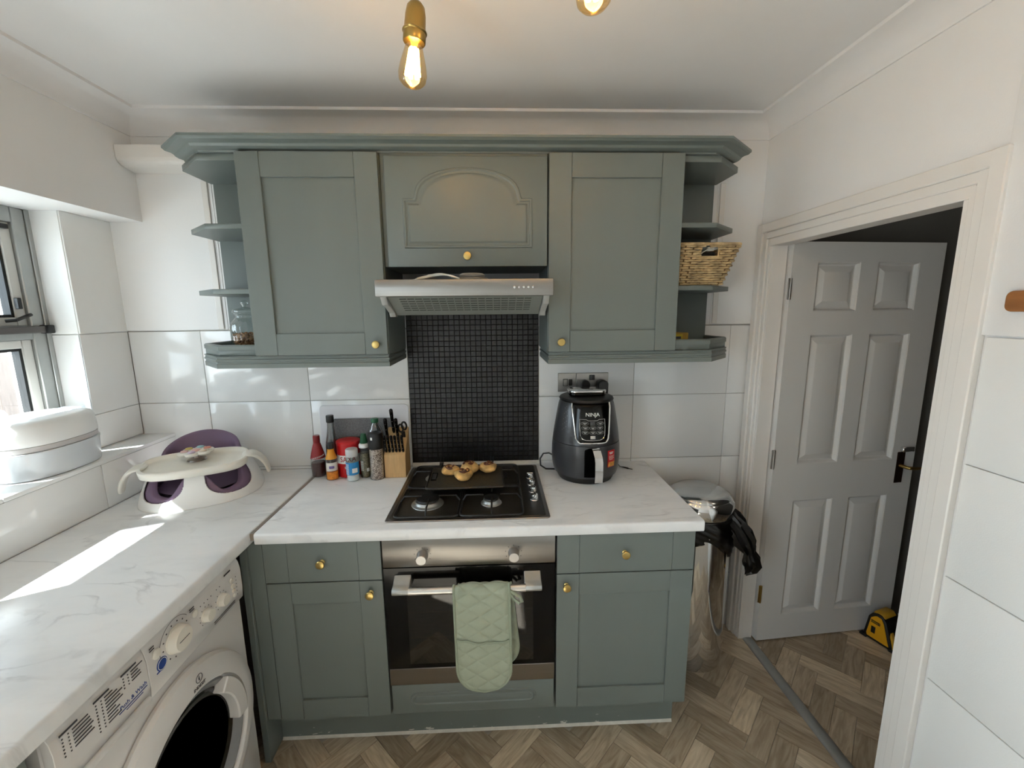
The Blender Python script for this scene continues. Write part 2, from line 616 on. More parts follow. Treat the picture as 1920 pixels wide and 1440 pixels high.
MB().box(XW - .06, WIN1 - .003, 1.564, XL2 - .001, WIN1 + .0055, 2.02, .001).build('tile', 'tile_matt', wl)
sill = struct(MB().box(-1.5, WIN0, 1.07, XL - .002, 0, 1.0852).build('trim_4', 'grout'))
MB().box(-1.39, WIN0, 1.0853, -1.071, -.70, 1.10, .003, 2).build('sill_tile', 'tile', sill)
MB().box(-1.39, -.699, 1.0853, -1.071, -.0005, 1.10, .003, 2).build('sill_tile', 'tile', sill)

# rear wall and right wall
struct(MB().box(-1.5, YN - .1, 0, HX1 + .1, YN, ZC).build('wall_rear', 'wall'))
DO0, DO1, DZ = -.87, -.09, 1.915     # door opening
wr = MB()
wr.box(XR, DO1, 0, XR + .068, .16, ZC)
wr.box(XR, YN, 0, XR + .068, DO0, ZC)
wr.box(XR, DO0, DZ, XR + .068, DO1, ZC)
wr = struct(wr.build('wall_right', 'wall'))
for a, b in ((-1.41, -.962), (-1.86, -1.41), (-2.31, -1.86), (-2.76, -2.31)):
    for c, d in zip(ROWS[:-1], ROWS[1:]):
        MB().box(XR - .008, a + G, c + G, XR + .001, b - G, d - G, .0015, 2).build('tile', 'tile_matt', wr)
MB().box(XR - .012, -3.4, 1.565, XR + .001, -.945, 2.335, .003, 2).build('board', 'wall', wr)

# coving round three walls
cov = [(-.001, 2.352), (.006, 2.352), (.008, 2.362)]
for i in range(9):
    a = PI / 2 * i / 8
    cov.append((.084 - .076 * math.cos(a), 2.362 + .056 * math.sin(a)))
cov += [(.094, 2.420), (.096, 2.431), (-.001, 2.431)]
struct(MB().sweep(cov, [(XL, YN), (XL, -.008), (XR, -.008), (XR, YN)]).build('trim_1', 'ceil', sharp=30))

# white boxed-in pipe across the top left corner of the back wall
bxp = [(-.009, 2.292), (-.1, 2.292), (-.1, 2.245), (-.094, 2.232), (-.082, 2.224), (-.06, 2.218), (-.009, 2.21)]
struct(MB().prism(bxp, 'x', XL + .001, -.70, .002).build('trim_2', 'trimw'))

# door casing and lining
ca = MB()
def casing(a, b, s):
    """vertical architrave: outer edge a, opening edge b"""
    w = b - a
    ca.box(XR - .022, a, 0, XR, a + w * .45, 2.0, .003)
    ca.box(XR - .014, a + w * .45, 0, XR, a + w * .78, 1.965, .003)
    ca.box(XR - .008, a + w * .78, 0, XR, b, 1.93, .002)
casing(-.012, DO1, 1)
casing(-.955, DO0, -1)
ca.box(XR - .0212, -.9525, 1.96, XR + .001, -.0145, 1.9994, .003)
ca.box(XR - .0135, -.915, 1.932, XR, -.05, 1.961, .003)
ca.box(XR - .0075, -.885, 1.90, XR, -.075, 1.933, .002)
ca.box(XR - .004, DO1 - .012, 0, XR + .064, DO1 + .004, DZ, .001)
ca.box(XR - .004, DO0 - .004, 0, XR + .068, DO0 + .014, DZ, .001)
ca.box(XR - .004, DO0, DZ - .014, XR + .068, DO1, DZ + .004, .001)
struct(ca.build('trim_3', 'trimw'))

# metal threshold strip
th = MB().prism([(1.618, .0006), (1.622, .005), (1.634, .0075), (1.652, .0075), (1.664, .005), (1.668, .0006)], 'y', DO0 + .015, DO1 - .013)
tag(th.build('threshold_strip', 'alu'), 'grey metal threshold strip between kitchen floor and hall floor', 'threshold')

# hall beyond the door
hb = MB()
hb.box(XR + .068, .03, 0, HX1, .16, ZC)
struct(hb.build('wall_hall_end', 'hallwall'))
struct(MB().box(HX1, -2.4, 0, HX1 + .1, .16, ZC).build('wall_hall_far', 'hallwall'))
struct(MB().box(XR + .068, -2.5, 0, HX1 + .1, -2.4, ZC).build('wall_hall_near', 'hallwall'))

# open six-panel door
DL = .735
dr = bpy.data.objects.new('door_1', None)
COL.objects.link(dr)
dr.location = (1.673, -.127, 0)
dr.rotation_euler = (0, 0, math.atan2(.055, .728))
struct(dr)
dr['label'] = 'open white six-panel door with brass handle leading to the hall'
ORI['door_1'] = Vector((0, 0, 0))
zs = [.008, .142, .741, .921, 1.519, 1.622, 1.831, 1.915]
us = [0, .12, .325, .41, .615, DL]
MB().box(0, .0205, .008, DL, .044, 1.915, .001).build('leaf', 'doorpaint', dr)
for a, b in ((us[0], us[1]), (us[2], us[3]), (us[4], us[5])):
    MB().box(a, 0, .008, b, .021, 1.915).build('stile', 'doorpaint', dr)
for c, d in ((zs[0], zs[1]), (zs[2], zs[3]), (zs[4], zs[5]), (zs[6], zs[7])):
    for a, b in ((us[1], us[2]), (us[3], us[4])):
        MB().box(a, 0, c, b, .021, d).build('rail', 'doorpaint', dr)
for c, d in ((zs[1], zs[2]), (zs[3], zs[4]), (zs[5], zs[6])):
    for a, b in ((us[1], us[2]), (us[3], us[4])):
        p = MB()
        def ring(i, y):
            return [(a + i, y, c + i), (b - i, y, c + i), (b - i, y, d - i), (a + i, y, d - i)]
        vv, ff = [], []
        for i, y in ((0, .0005), (.004, .003), (.007, .013), (.010, .0185), (.014, .0185), (.040, .0065), (.043, .0055)):
            vv += ring(i, y)
        for k in range(6):
            for e in range(4):
                g = (e + 1) % 4
                ff.append((k * 4 + e, k * 4 + g, k * 4 + 4 + g, k * 4 + 4 + e))
        ff.append((24, 25, 26, 27))
        p.add(vv, ff).build('panel', 'doorpaint', dr, sharp=20)
for z in (1.718, .95, .265):
    h = MB().box(-.012, -.002, z - .045, .0, .001, z + .045, .0005)
    h.lathe([(.0055, -.045), (.0055, .045)], 10, (-.003, -.004, z))
    h.build('hinge', 'steel' if z > .5 else 'abrass', dr)
hp = MB().box(.64, -.004, .80, .682, 0, .955, .002).build('handle_plate', mat('dark_bronze', (58, 40, 32), .3, .8), dr)
MB().tube([(.661, -.003, .888), (.661, -.035, .888), (.664, -.042, .888), (.69, -.046, .886), (.735, -.046, .884), (.762, -.044, .886)], [.009, .008, .008, .0075, .007, .0055], 10).build('lever', 'abrass', hp)
MB().box(.652, -.018, .958, .712, 0, .982, .003).build('bolt', 'chrome', dr)

# ------------------------------------------------------------------ window
wn = bpy.data.objects.new('window_1', None)
COL.objects.link(wn)
wn.location = (-1.345, (WIN0 + WIN1) / 2, 1.10)
ORI['window_1'] = Vector(wn.location)
struct(wn)
wn['label'] = 'aluminium window with black bar looking out on a wooden fence'
f = MB()
xo, xi = -1.385, XW
f.box(xo, WIN1 - .062, 1.10, xi, WIN1, 2.02, .003)
f.box(xo, WIN0, 1.10, xi, WIN0 + .06, 2.02, .003)
f.box(xo, WIN0 + .0605, 1.965, xi, WIN1 - .0625, 2.02, .002)
f.box(xo, WIN0 + .0605, 1.10, xi, WIN1 - .0625, 1.145, .002)
f.box(xo, WIN0 + .0605, 1.548, xi, WIN1 - .0625, 1.60, .002)
f.box(xi + .0003, WIN1 - .018, 1.10, xi + .006, WIN1 - .0005, 2.0195, .002)
f.build('window_frame', 'alu', wn)
s_ = MB()
YA, YB = WIN0 + .06, WIN1 - .062
for z0, z1 in ((1.60, 1.965), (1.145, 1.548)):
    s_.box(xo + .006, YB - .034, z0, xi - .012, YB, z1, .002)
    s_.box(xo + .006, YA, z0, xi - .012, YA + .03, z1, .002)
    s_.box(xo + .006, YA + .0305, z1 - .03, xi - .012, YB - .0345, z1, .002)
    s_.box(xo + .006, YA + .0305, z0, xi - .012, YB - .0345, z0 + .03, .002)
s_.build('sash', mat('pale_sash', (206, 206, 202), .4), wn)
g_ = MB()
for z0, z1 in ((1.63, 1.935), (1.175, 1.518)):
    g_.box(xo + .02, YB - .044, z0, xi - .018, YB - .034, z1)
    g_.box(xo + .02, YA + .03, z0, xi - .018, YA + .04, z1)
    g_.box(xo + .02, YA + .0405, z1 - .01, xi - .018, YB - .0445, z1)
    g_.box(xo + .02, YA + .0405, z0, xi - .018, YB - .0445, z0 + .01)
g_.build('gasket', 'black', wn)
for z0, z1 in ((1.63, 1.935), (1.175, 1.518)):
    MB().box(-1.355, YA + .032, z0, -1.351, YB - .036, z1).build('pane', 'window_glass', wn)
br = MB().box(XW + .007, WIN0 + .1, 1.572, XW + .03, WIN1 - .03, 1.598, .003).build('vent_bar', mat('grey_vent', (96, 92, 90), .4, .5), wn)
MB().box(XW + .0065, WIN1 - .045, 1.569, XW + .034, WIN1 - .012, 1.601, .004, 2).build('end_cap', 'black', br)
st_ = MB().tube([(XW - .008, -.36, 1.618), (XW + .012, -.345, 1.62), (XW + .012, -.29, 1.64)], .006, 8).build('stay', 'black', wn)
MB().box(XW - .012, -.318, 1.66, XW + .004, -.304, 1.70, .002).build('catch', 'black', wn)
MB().box(XW - .012, -.36, 1.94, XW + .004, -.30, 1.956, .002).build('catch', 'black', wn)

# unseen glazed door added behind the camera to let in fill light
d2 = bpy.data.objects.new('fill_light_door', None)
COL.objects.link(d2)
d2.location = (-1.3, -2.7, 0)
ORI['fill_light_door'] = Vector(d2.location)
struct(d2)
f = MB()
f.box(-1.36, -3.3, 0, -1.29, -3.23, 2.02)
f.box(-1.36, -2.22, 0, -1.29, -2.15, 2.02)
f.box(-1.36, -3.3, 1.95, -1.29, -2.15, 2.02)
f.box(-1.36, -3.3, 0, -1.29, -2.15, .12)
f.build('door_frame', 'trimw', d2)
MB().box(-1.33, -3.23, .12, -1.326, -2.22, 1.95).build('pane', 'window_glass', d2)

# ------------------------------------------------------------------ garden
struct(MB().box(-14, -12, -.25, -1.5, 12, -.2).build('ground', 'patio'))
fe = thing('garden_fence', 'weathered vertical board fence outside the kitchen window', 'fence', (-5.5, 2.0, -.2))
for z in (.2, .95):
    MB().box(-5.56, -2.8, z, -5.525, 7.0, z + .07).build('fence_rail', 'fence', fe)
y = -2.8
while y < 6.9:
    MB().box(-5.525, y, -.2, -5.505 + random.uniform(-.003, .003), y + .183, 1.24 + random.uniform(-.012, .012), .003).build('board', 'fence', fe)
    y += .19
def tree(name, label, c, rad, n, seed, trunk, big=1.0):
    rnd = random.Random(seed)
    t = thing(name, label, 'tree', (c[0], c[1], -.2), group='garden trees')
    MB().tube([(c[0] + trunk, c[1], -.2), (c[0] + trunk * .7, c[1] + .03, c[2] * .5), (c[0], c[1], c[2])], [.09, .07, .04], 10).build('trunk', 'bark', t)
    mb = MB()
    for i in range(n):
        while True:
            p = Vector((rnd.uniform(-1, 1), rnd.uniform(-1, 1), rnd.uniform(-1, 1)))
            if .3 < p.length < 1: break
        p = Vector((c[0] + p.x * rad[0], c[1] + p.y * rad[1], c[2] + p.z * rad[2]))
        a = Vector((rnd.gauss(0, 1), rnd.gauss(0, 1), rnd.gauss(0, 1))).normalized()
        b = a.cross(Vector((rnd.gauss(0, 1), rnd.gauss(0, 1), rnd.gauss(0, 1)))).normalized()
        s = rnd.uniform(.05, .09) * big
        mb.add([p - a * s, p + b * s * .45, p + a * s, p - b * s * .45], [(0, 1, 2, 3)])
    o = mb.build('foliage', 'leaf', t)
    o['kind'] = 'stuff'
tree('garden_tree', 'leafy green tree standing beyond the wooden fence', (-7.2, 4.4, 3.0), (1.1, 2.2, 1.9), 7000, 3, .2)
tree('garden_tree', 'added unseen leafy tree blocking sun from the upper part of the kitchen window', (-2.9, -1.8, 3.98), (.26, 1.5, .78), 16000, 4, -1.2, 1.6)  # out-of-view crown added and shaped to keep sun off the upper pane

# ------------------------------------------------------------------ fitted units
knob_me = MB().lathe([(.0085, 0), (.0085, .002), (.0055, .004), (.005, .011), (.009, .0135), (.0135, .016), (.0145, .019), (.0145, .0225), (.013, .0245), (.009, .0255), (.004, .026)], 20, axis='y').mesh('knob', 30)
knob_me.materials.append(M['brass'])

def shaker(root, x0, x1, z0, z1, yf, st, rt, rb, knob=None, name='door'):
    d = MB().box(x0 + .006, yf + .009, z0 + .006, x1 - .006, yf + .02, z1 - .006).build(name, 'paint', root)
    for a, b in ((x0, x0 + st), (x1 - st, x1)):
        MB().box(a, yf, z0, b, yf + .02, z1, .0012).build('stile', 'paint', d)
    for a, b in ((z0, z0 + rb), (z1 - rt, z1)):
        MB().box(x0 + st + .0004, yf + .0004, a, x1 - st - .0004, yf + .02, b, .001).build('rail', 'paint2', d)
    if knob:
        piece('knob', knob_me, d, (knob[0], yf, knob[1]))
    return d

YU, ZU0, ZU1 = -.338, 1.478, 2.1876
def wall_unit(x0, x1, label, knob):
    t = thing('wall_cabinet', label, 'cabinet', ((x0 + x1) / 2, -.16, ZU0))
    MB().box(x0 + .0005, YU + .0205, ZU0, x1 - .0005, -.0095, ZU1 + .01, .001).build('carcass', 'paint2', t)
    shaker(t, x0 + .002, x1 - .002, ZU0 + .002, ZU1, YU, .082, .083, .08, knob)
    return t
wall_unit(-.4916, -.0005, 'grey-green shaker wall cabinet beside the glass storage jar, left of the extractor', (-.041, 1.518))
wall_unit(.6005, 1.096, 'grey-green shaker wall cabinet next to the wicker basket, above the air fryer', (.649, 1.518))

# bridging cabinet with arched panel over the extractor
t = thing('bridge_cabinet', 'grey-green cabinet with arched raised panel door above the extractor hood', 'cabinet', (.3, -.16, 1.797))
MB().box(.001, YU + .022, 1.80, .599, -.0095, ZU1 + .01, .001).build('carcass', 'paint2', t)
d = MB().box(.018, YU + .002, 1.7975, .597, YU + .02, 2.1765, .004, 2).build('door', 'paint2', t)
def arch(i):
    """outline of the cathedral arch inset by i"""
    x0, x1, zb, zs_, zt = .078 + i, .542 - i, 1.862 + i, 2.034 - i, 2.138 - i
    pts = [(x0, zb), (x1, zb), (x1, zs_), (x1 - .036, zs_)]
    cx_ = (x0 + x1) / 2
    hw = (x1 - .036) - cx_
    pts.append((x1 - .04, zs_ + .006))
    for k in range(1, 16):
        a = PI * k / 16
        ca_ = math.cos(a)
        pts.append((cx_ + (hw - .008) * ca_, zs_ + .012 + (zt - zs_ - .012) * math.sin(a) ** .85))
    pts.append((x0 + .04, zs_ + .006))
    pts += [(x0 + .036, zs_), (x0, zs_)]
    return pts
vv, ff = [], []
rings = [(0, YU + .0018), (.004, YU + .0065), (.010, YU + .0075), (.018, YU + .004), (.024, YU + .0015)]
# the moulded groove stands in front of the slab as a raised bead and fielded panel
rings = [(0, YU + .0022), (.003, YU - .002), (.008, YU - .0025), (.012, YU + .001), (.018, YU + .001), (.024, YU - .0025), (.03, YU - .003)]
n = len(arch(0))
for i, yy in rings:
    vv += [(x, yy, z) for x, z in arch(i)]
for k in range(len(rings) - 1):
    for e in range(n):
        g = (e + 1) % n
        ff.append((k * n + e, k * n + g, k * n + n + g, k * n + n + e))
ff.append(tuple((len(rings) - 1) * n + e for e in range(n)))
MB().add(vv, ff).build('raised_panel', 'paint2', d, sharp=25)
piece('knob', knob_me, d, (.305, YU + .002, 1.833))

# open chamfered end shelves
def end_unit(s, xa, label):
    """s = -1 left, +1 right; xa = cabinet side"""
    t = thing('end_shelf_unit', label, 'shelf unit', (xa + s * .14, -.15, ZU0))
    xb, xf = xa + s * .278, xa + s * .148
    def plan(i=0.0, b=-.0145):
        return [(xa + s * .001, b), (xb - s * i, b), (xb - s * i, -.182 - i * .2), (xf - s * i * .4, -.305 + i), (xa + s * .001, -.305 + i)]
    MB().prism(plan(), 'z', 2.168, 2.19, .001).build('top_board', 'paint2', t)
    MB().prism(plan(.004), 'z', 1.939, 1.957, .001).build('shelf', 'paint2', t)
    MB().prism(plan(.004), 'z', 1.708, 1.726, .001).build('shelf', 'paint2', t)
    MB().prism(plan(0), 'z', 1.478, 1.500, .001).build('bottom_board', 'paint2', t)
    lip = [(-.004, 1.4995), (.003, 1.4995), (.003, 1.514), (-.001, 1.519), (-.012, 1.519), (-.016, 1.514), (-.016, 1.4995)]
    pth = [(xa + s * .001, -.305), (xf, -.305), (xb, -.182), (xb, -.02)]
    if s < 0: pth = pth[::-1]
    MB().sweep(lip, pth).build('gallery_lip', 'paint2', t)
    MB().box(xa, -.0205, 1.50, xb - s * .01, -.0145, 2.168).build('back_board', 'paint2', t)
    return t
end_unit(-1, -.4921, 'open chamfered grey-green end shelves holding a glass jar, by the window')
end_unit(1, 1.0965, 'open chamfered grey-green end shelves holding a wicker basket, by the door')

# cornice moulding along the top and pelmet strips along the bottom
cor = [(-.02, 2.2003), (.004, 2.2003), (.006, 2.206), (.02, 2.2085), (.03, 2.214), (.036, 2.222), (.044, 2.2265), (.06, 2.2285), (.066, 2.234), (.07, 2.2365), (.07, 2.246), (.0, 2.246), (-.02, 2.23)]
cor = [(a, 2.1903 + (z - 2.2003) * .82) for a, z in cor]
ct = MB().sweep(cor, [(-.732, -.214), (-.616, -.315), (1.212, -.315), (1.336, -.203)])
tag(ct.build('cabinet_cornice', 'paint2', sharp=22), 'long grey-green cornice moulding running along the top of the wall cabinets', 'cornice')
pel = [(-.02, 1.432), (.008, 1.432), (.008, 1.448), (.005, 1.451), (.005, 1.456), (.009, 1.459), (.009, 1.464), (.005, 1.467), (.005, 1.472), (.008, 1.4745), (.008, 1.4775), (-.02, 1.4775)]
def pelmet(pth, label):
    tag(MB().sweep(pel, pth).build('cabinet_pelmet', 'paint2', sharp=25), label, 'pelmet')
pelmet([(-.764, -.02), (-.764, -.188), (-.64, -.315), (-.01, -.315), (-.01, -.012)], 'grey-green moulded pelmet strip under the cabinet above the condiments')
pelmet([(.612, -.012), (.612, -.315), (1.2445, -.315), (1.3685, -.188), (1.3685, -.02)], 'grey-green moulded pelmet strip under the cabinet above the air fryer')

# base units
YB, ZB0, ZB1, ZD = -.595, .1736, .8695, .7206
def base_unit(x0, x1, st, label, kd, kdoor, post=False):
    t = thing('base_cabinet', label, 'cabinet', ((x0 + x1) / 2, -.3, ZB0))
    MB().box(x0 + .001, YB + .0205, ZB0, x1 - .001, -.01, .871, .001).build('carcass', 'paint2', t)
    d = MB().box(x0 + st + .0004, YB, ZD + .002, x1 - st - .0004, YB + .02, ZB1, .0012).build('drawer_front', 'paint', t)
    for a, b in ((x0 + .0015, x0 + st), (x1 - st, x1 - .0015)):
        MB().box(a, YB - .0006, ZD + .002, b, YB + .02, ZB1, .0012).build('stile', 'paint', d)
    piece('knob', knob_me, d, (kd[0], YB, kd[1]))
    shaker(t, x0 + .0015, x1 - .0015, ZB0, ZD - .002, YB, st, .079, .079, kdoor)
    if post:
        MB().box(-.4495, YB + .004, ZB0, x0 - .002, YB + .03, .871, .001).build('corner_post', 'paint2', t)
    return t
lb = base_unit(-.399, -.002, .08, 'grey-green base cabinet with drawer between washing machine and oven', (-.202, .797), (-.045, .676), True)
base_unit(.602, 1.0935, .08, 'grey-green base cabinet with drawer between oven and chrome bin', (.842, .797), (.637, .678))
MB().box(-.472, -.602, .001, -.4505, -.01, .8715, .001).build('end_panel', 'paint2', lb)
t = thing('pan_cabinet', 'low grey-green drawer front with routed oval groove below the oven', 'drawer', (.3, -.58, ZB0))
d = MB().box(.004, YB, .178, .596, YB + .02, .2985, .003, 2).build('front', 'paint2', t)
def stad(i):
    pts = []
    x0, x1, zc, r = .098, .502, .238, .029 - i
    for k in range(13):
        a = -PI / 2 + PI * k / 12
        pts.append((x1 + r * math.cos(a), zc + r * math.sin(a)))
    for k in range(13):
        a = PI / 2 + PI * k / 12
        pts.append((x0 + r * math.cos(a), zc + r * math.sin(a)))
    return pts
vv, ff = [], []
rg = [(0, YB + .001), (.003, YB - .0035), (.008, YB - .0035), (.011, YB - .0005), (.016, YB - .0005), (.019, YB - .0035), (.024, YB - .004)]
n = 26
for i, yy in rg:
    vv += [(x, yy, z) for x, z in stad(i)]
for k in range(len(rg) - 1):
    for e in range(n):
        g = (e + 1) % n
        ff.append((k * n + e, k * n + g, k * n + n + g, k * n + n + e))
ff.append(tuple((len(rg) - 1) * n + e for e in range(n)))
MB().add(vv, ff).build('routed_panel', 'paint2', d, sharp=25)

def plinthmat():
    m, t, b = nt('chipped_plinth_paint')
    b.inputs['Roughness'].default_value = .45
    tc = t.nodes.new('ShaderNodeTexCoord')
    sp = t.nodes.new('ShaderNodeSeparateXYZ')
    t.links.new(tc.outputs['Object'], sp.inputs[0])
    mp = t.nodes.new('ShaderNodeMapping')
    mp.inputs['Scale'].default_value = (1, 1, 3)
    t.links.new(tc.outputs['Object'], mp.inputs[0])
    n = noise(t, mp.outputs[0], 26, 3)
    a = t.nodes.new('ShaderNodeMath'); a.operation = 'MULTIPLY'; a.inputs[1].default_value = -3.6
    t.links.new(sp.outputs[2], a.inputs[0])
    s = t.nodes.new('ShaderNodeMath'); s.operation = 'ADD'
    t.links.new(n, s.inputs[0]); t.links.new(a.outputs[0], s.inputs[1])
    c = lin(112, 120, 116)
    t.links.new(ramp(t, s.outputs[0], [(.585, c), (.6, lin(205, 202, 194))]), b.inputs['Base Color'])
    return m
t = thing('plinth', 'chipped dark grey-green plinth board along the kitchen floor', 'plinth', (.33, -.5, 0))
MB().box(-.4495, -.5115, .002, 1.0855, -.494, .1725).build('board', plinthmat(), t)
MB().prism([(-.5185, .0005), (-.5113, .0095), (-.5113, .0005)], 'x', -.4495, 1.085).build('sealant_bead', 'caulk', t)

# worktops
t1 = tag(MB().prism([(-.0015, .9124), (-.601, .9124), (-.6065, .9095), (-.608, .904), (-.608, .879), (-.605, .8735), (-.0015, .8735)], 'x', -.413, 1.1153).build('worktop', 'marble', sharp=50), 'white marbled worktop carrying the gas hob and air fryer', 'worktop')
t2 = tag(MB().prism([(XL + .0015, .9124), (-.436, .9124), (-.429, .9095), (-.427, .904), (-.427, .879), (-.43, .8735), (XL + .0015, .8735)], 'y', -1.75, -.0015).build('worktop', 'marble', sharp=50), 'white marbled worktop along the window wall, above the washing machine', 'worktop')
tag(MB().box(-.4265, -.606, .888, -.4135, -.003, .9132, .0006).build('joint_strip', mat('satin_brown_steel', (150, 138, 128), .4, .8)), 'thin metal strip covering the joint between the two worktops', 'strip')
# closed run of the left worktop behind the washing machine
t = thing('base_cabinet', 'grey-green base cabinet on the near side of the washing machine', 'cabinet', (-.76, -1.5, 0))
MB().box(XL + .002, -1.74, .12, -.47, -1.28, .8725, .002).build('carcass', 'paint2', t)
MB().box(-.4695, -1.738, .15, -.45, -1.282, .868, .0015).build('door', 'paint', t)
MB().box(-.55, -1.74, .001, -.535, -1.28, .119).build('kickboard', 'paint2', t)

# black mosaic splashback, separate tiles
t = thing('mosaic_splashback', 'black square mosaic splashback behind the gas hob', 'splashback', (.3, 0, .928))
MB().box(.0012, -.0005, .9300, .5988, .0035, 1.70).build('grout', 'mosgrout', t)
NC, NR = 25, 32
px_ = .5976 / NC
mt = MB().box(-px_ / 2 + .0008, -.0042, -px_ / 2 + .0008, px_ / 2 - .0008, -.0004, px_ / 2 - .0008, .0011)
mt_me = mt.mesh('tile', 20)
mt_me.materials.append(M['mosaic'])
rest = MB()
for r in range(NR):
    for c in range(NC):
        p = (.0012 + px_ * (c + .5), 0, .9302 + px_ * (r + .5))
        if 9 <= r < 21:
            piece('tile', mt_me, t, p, (random.uniform(-.02, .02), 0, random.uniform(-.02, .02)))
        else:
            rest.add(mt.v, mt.f, Matrix.Translation(p) @ Matrix.Rotation(random.uniform(-.02, .02), 4, 'X') @ Matrix.Rotation(random.uniform(-.02, .02), 4, 'Z'))
rest.build('tiles', 'mosaic', t, stuff=True, sharp=20)
tag(MB().prism([(-.0015, .9127), (-.009, .9127), (-.008, .926), (-.0055, .9295), (-.0015, .9295)], 'x', .001, .603).build('sealant_strip', 'caulk'), 'white sealant strip along the foot of the black mosaic', 'sealant')

# ------------------------------------------------------------------ extractor hood
t = thing('extractor_hood', 'slim stainless steel extractor hood over the gas hob', 'extractor hood', (.3, -.25, 1.69))
MB().box(.012, -.47, 1.692, .588, -.012, 1.742, .002).build('body', mat('grey_hood_body', (120, 120, 118), .4, .4), t)
fp = MB().box(.003, -.487, 1.6865, .600, -.468, 1.7425, .003, 2).build('front_panel', 'steel', t)
for i in range(5):
    MB().lathe([(.0052, 0), (.0052, .004), (.004, .0065), (.002, .007)], 12, (.468 + i * .0155, -.487, 1.714), 'y').build('button', 'chrome', fp)
vis = [(-.462, 1.686), (-.335, 1.632), (-.318, 1.6235), (-.300, 1.6235), (-.300, 1.69), (-.45, 1.69)]
vz = MB().prism(vis, 'x', .035, .567, .001).build('visor', mat('grey_visor', (128, 132, 126), .35), t)
sl = MB().box(-.0115, -.0012, -.0024, .0115, .0003, .0024)
sl_me = sl.mesh('slot')
sl_me.materials.append(mat('slot_shade', (70, 74, 68), .6))
import itertools
for r, c in itertools.product(range(6), range(17)):
    k = (r + .9) / 7.2
    yy, zz = -.462 + (.127) * k, 1.686 - .054 * k
    piece('slot', sl_me, vz, (.085 + c * .027, yy, zz), (math.atan2(.127, .054) * 1 - 0, 0, 0))
for x0, x1 in ((.012, .033), (.569, .590)):
    MB().prism([(-.462, 1.686), (-.44, 1.66), (-.40, 1.652), (-.345, 1.632), (-.335, 1.618), (-.30, 1.618), (-.30, 1.69), (-.462, 1.69)], 'x', x0, x1, .001).build('side_bracket', mat('pale_bracket', (168, 168, 164), .4), t)
# things lying on top of the hood
cb = [(.12 + .16 * u, -.40 + .05 * math.sin(u * 5), 1.747 + .018 * math.sin(u * PI) ) for u in [k / 14 for k in range(15)]]
cb2 = [(.28 - .16 * u, -.36 - .03 * math.sin(u * 6), 1.748 + .022 * math.sin(u * PI * .9)) for u in [k / 14 for k in range(15)]]
tag(MB().tube(cb + cb2[1:], .0032, 8).build('white_cable', 'offwhite'), 'coiled white cable lying on top of the extractor hood', 'cable')
t = thing('flexible_dish', 'grey round flexible dish lying on top of the extractor hood', 'dish', (.32, -.34, 1.7428))
MB().lathe([(.03, 1.7432), (.055, 1.7435), (.06, 1.75), (.056, 1.756), (.03, 1.757)], 24, (.32, -.34, 0)).build('base', mat('grey_rubber', (120, 118, 114), .6), t)
MB().lathe([(.03, 1.757), (.044, 1.759), (.048, 1.766), (.04, 1.772), (.01, 1.773)], 24, (.32, -.34, 0)).build('bowl', mat('pale_grey_rubber', (150, 148, 143), .6), t)

# ------------------------------------------------------------------ oven
t = thing('built_in_oven', 'built-in electric oven with steel fascia and black glass door', 'oven', (.3, -.3, .302))
MB().box(.004, -.57, .302, .596, -.02, .8715).build('body', 'darkin', t)
fa = MB().box(.0025, -.6, .769, .5965, -.5705, .8715, .002, 2).build('fascia', 'steel', t)
for x in (.139, .452):
    k = MB().lathe([(.0195, 0), (.0195, .004), (.018, .006), (.0175, .03), (.0165, .033), (.004, .033)], 28, (x, -.6, .812), 'y').build('control_knob', mat('satin_knob', (176, 174, 172), .35, .9), fa)
    mk = MB()
    for i in range(7):
        a = PI * (-.15 + 1.3 * i / 6)
        mk.lathe([(.0016, 0), (.0016, .0004)], 8, (x + .028 * math.cos(a), -.6, .812 + .028 * math.sin(a)), 'y')
    mk.build('dial_marks', 'ink', fa)
dg_ = MB()
for a in ((.0025, .371, .078, .765), (.52, .371, .5965, .765), (.078, .371, .52, .388), (.078, .676, .52, .765)):
    dg_.box(a[0], -.5985, a[1], a[2], -.576, a[3])
od = dg_.build('door', 'blackgloss', t)
MB().box(.078, -.5985, .388, .52, -.5955, .676).build('window', 'ovenglass', od)
cv = MB()
cv.box(.06, -.572, .37, .54, -.567, .385).box(.06, -.572, .68, .54, -.567, .70)
MB().box(.05, -.5745, .36, .55, -.5725, .70).build('cavity', mat('oven_enamel', (92, 88, 80), .5, var=.2), od)
for z in (.585, .485):
    rk = MB()
    rk.tube([(.08, -.588, z), (.518, -.588, z)], .0022, 6)
    for i in range(23):
        rk.tube([(.085 + i * .0195, -.586, z + .001), (.085 + i * .0195, -.578, z + .005)], .001, 5)
    rk.build('rack', 'brass', od)
MB().box(.0025, -.6, .303, .5965, -.5725, .3695, .0015).build('lower_trim', 'steel', t)
hd = MB().tube([(.095, -.644, .708), (.49, -.644, .708)], .0130, 18).build('handle', mat('pale_steel_bar', (214, 212, 208), .3, .9), od)
for x0, x1 in ((.040, .098), (.487, .545)):
    b = MB().prism([(-.599, .742), (-.63, .724), (-.652, .718), (-.656, .708), (-.652, .698), (-.63, .696), (-.599, .70)], 'x', x0, x1, .002)
    b.build('bracket', 'alu', hd)

